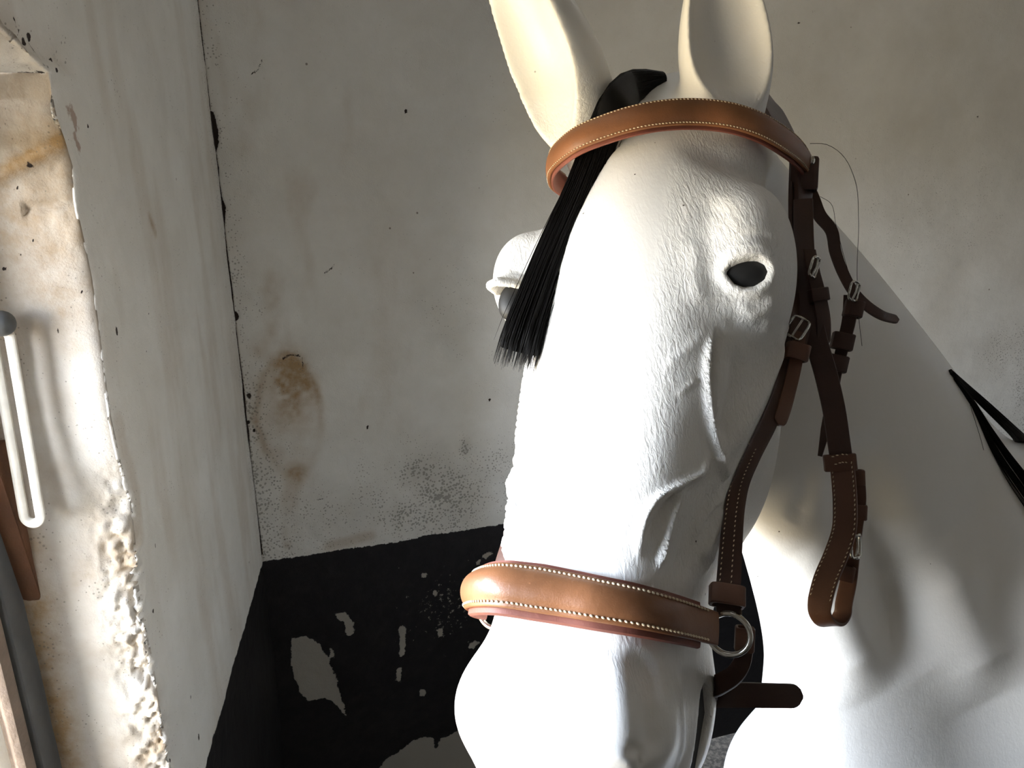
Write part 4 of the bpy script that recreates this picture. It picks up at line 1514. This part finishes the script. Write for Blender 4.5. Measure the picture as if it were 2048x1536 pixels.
# --- noseband: padded front, lining, side straps and rings
NBP = [(968, 1205, .575), (948, 1192, .545), (942, 1181, .515), (950, 1174, .488), (968, 1170, .468), (1000, 1169, .455), (1060, 1176, .447), (1130, 1188, .440), (1200, 1201, .432), (1270, 1214, .430), (1335, 1229, .437), (1390, 1244, .452), (1432, 1257, .464)]
P = path3(NBP, 110)
q = to_head(P)
axq = np.c_[q[:, 0] + .004, q[:, 1] * 0, q[:, 2] * 0 - .070]
nb_ = P - (EYE0 + axq[:, :1] * L_ + axq[:, 1:2] * U_ + axq[:, 2:] * N_)
nb_ = nb_ / np.linalg.norm(nb_, axis=1, keepdims=True)
u_ = np.linspace(0, 1, 110)
wN = np.interp(u_, [0, .15, .3, .55, .8, 1], [.020, .024, .0275, .0285, .0235, .0205])
V, F, fr = ribbon(P, nb_, wN, .0036, pad=np.interp(u_, [0, .12, .3, .6, .85, 1], [0, .003, .0062, .0056, .0022, .0005]), m=19)
nb = Mesh().add(V, F).build('noseband', M_TAN, bridle, 60)
stitches(P, fr, (-.82, .82), .0026, gap=.0030, size=(.00135, .00078, .00065), span=(.06, .965)).build('stitching', M_THREAD, nb, angle=None)
V, F, _ = ribbon((P - fr[1] * .0044)[4:-5], nb_[4:-5], (wN + .0068)[4:-5], .0050)
ln2 = Mesh().add(V, F).build('lining', M_RED, nb)
ln2['label'] = 'red brown leather lining showing above and below the tan front'
RC = at(1458, 1268, .470)
rn = ring_obj('ring', RC, camdir(-.42, .05, .9), .0128, .0019, M_STEEL, bridle)
mirror_copy(rn, bridle)
NS_ = [(1604, 640, .612), (1588, 700, .603), (1566, 762, .588), (1532, 845, .562), (1498, 915, .540), (1478, 965, .526), (1468, 1020, .512), (1462, 1090, .497), (1458, 1150, .485), (1456, 1200, .477), (1458, 1232, .472)]
ns, PN, frN = strap('noseband_strap', NS_, camdir(-.10, 0, .97), [.0165, .0170, .0172, .0165, .0150, .0140, .0150, .0160], .0042, M_HAV, n=80)
stitches(PN[40:76], tuple(x[40:76] for x in frN), (-.15, .78), .0023, gap=.0036, size=(.0010, .0004, .0003)).build('stitching', M_THREAD, ns, angle=None)
loop_keeper('keeper', at(1454, 1192, .474), PN[70] - PN[78], camdir(-.1, 0, .97), .0180, .009, .0130, M_MID, ns, .0020)
tl, _, _ = strap('strap_end', [(1600, 665, .602), (1592, 720, .594), (1578, 780, .582), (1562, 835, .566), (1556, 850, .562)], camdir(-.05, 0, .97), [.0095, .0105, .0110, .0105], .0030, M_MID, ns, round_ends=True)
kk_ = loop_keeper('keeper', at(1594, 704, .592), at(1588, 730, .590) - at(1600, 680, .592), camdir(0, 0, .97), .0150, .009, .0130, M_MID, ns)
buckle(at(1594, 656, .598), at(1606, 640, .598) - at(1582, 676, .598), camdir(-.3, 0, .95), .014, .017, ns)
mirror_copy(ns, bridle)
# tabs round the ring
loop_keeper('keeper', at(1489, 1278, .473), cam2world((.05, 1, 0)), camdir(-.2, 0, .95), .0085, .006, .0150, M_MID, rn, .0018)
# --- chin strap under the jaw with its pointed end
cs, _, _ = strap('chin_strap', [(1490, 1300, .476), (1484, 1325, .480), (1468, 1350, .488), (1440, 1368, .498), (1408, 1378, .526), (1380, 1384, .562)], camdir(-.2, .55, .8), [.010, .013, .016, .018], .0040, M_HAV)
ce, _, _ = strap("strap_end", [(1350, 1392, .585), (1418, 1391, .535), (1480, 1390, .524), (1540, 1391, .522), (1585, 1392, .523), (1604, 1393, .524)], camdir(-.1, .1, 1), [.0170, .0172, .0170, .0165], .0034, M_HAV, cs, round_ends=True)

# --- throatlatch: thin strap, buckle and lower piece
TLP = [(1608, 360, .705), (1624, 395, .700), (1640, 432, .692), (1662, 460, .688), (1671, 505, .684), (1688, 550, .680), (1708, 585, .676), (1732, 610, .678), (1762, 630, .682), (1796, 640, .690)]
th_, _, _ = strap('throatlatch', TLP, camdir(-.3, .3, .9), [.0135, .0125, .0110, .0100, .0092, .0095, .0085], .0030, M_HAV, n=70, round_ends=True)
tlo, _, _ = strap('throatlatch_strap', [(1702, 590, .682), (1698, 640, .684), (1686, 690, .688), (1675, 735, .690), (1665, 790, .692), (1653, 850, .696), (1640, 912, .700)], camdir(-.5, .0, .85), [.0125, .0120, .0110, .0095, .0095, .0085, .0040], .0034, M_HAV, th_)
buckle(at(1708, 583, .670), at(1712, 565, .67) - at(1702, 605, .67), camdir(.6, 0, .8), .014, .0165, th_)
for x, y, d, w_ in ((1707, 618, .680, .0150), (1685, 683, .683, .0185), (1673, 727, .686, .0185)):
    loop_keeper('keeper', at(x, y, d), at(x + 5, y - 22, d) - at(x - 5, y + 22, d), camdir(-.2, 0, .95), w_ * .8, .010, .0150, M_HAV, th_, .0022)


# leather lies on the horse: anything that would sink into it is lifted onto its surface
def settle(o, margin=.0007):
    me = o.data
    co = np.empty(len(me.vertices) * 3, np.float32); me.vertices.foreach_get('co', co)
    co = co.reshape(-1, 3).astype(float)
    for _ in range(2):
        for i, p in enumerate(co):
            h, n, _f, d = bv.find_nearest(Vector(p), .05)
            if h is not None:
                s_ = (Vector(p) - h).dot(n)
                if s_ < margin:
                    co[i] = np.array(h + n * margin)
    me.vertices.foreach_set('co', co.astype(np.float32).ravel())
    me.update()


for o in list(bridle.children_recursive):
    settle(o)
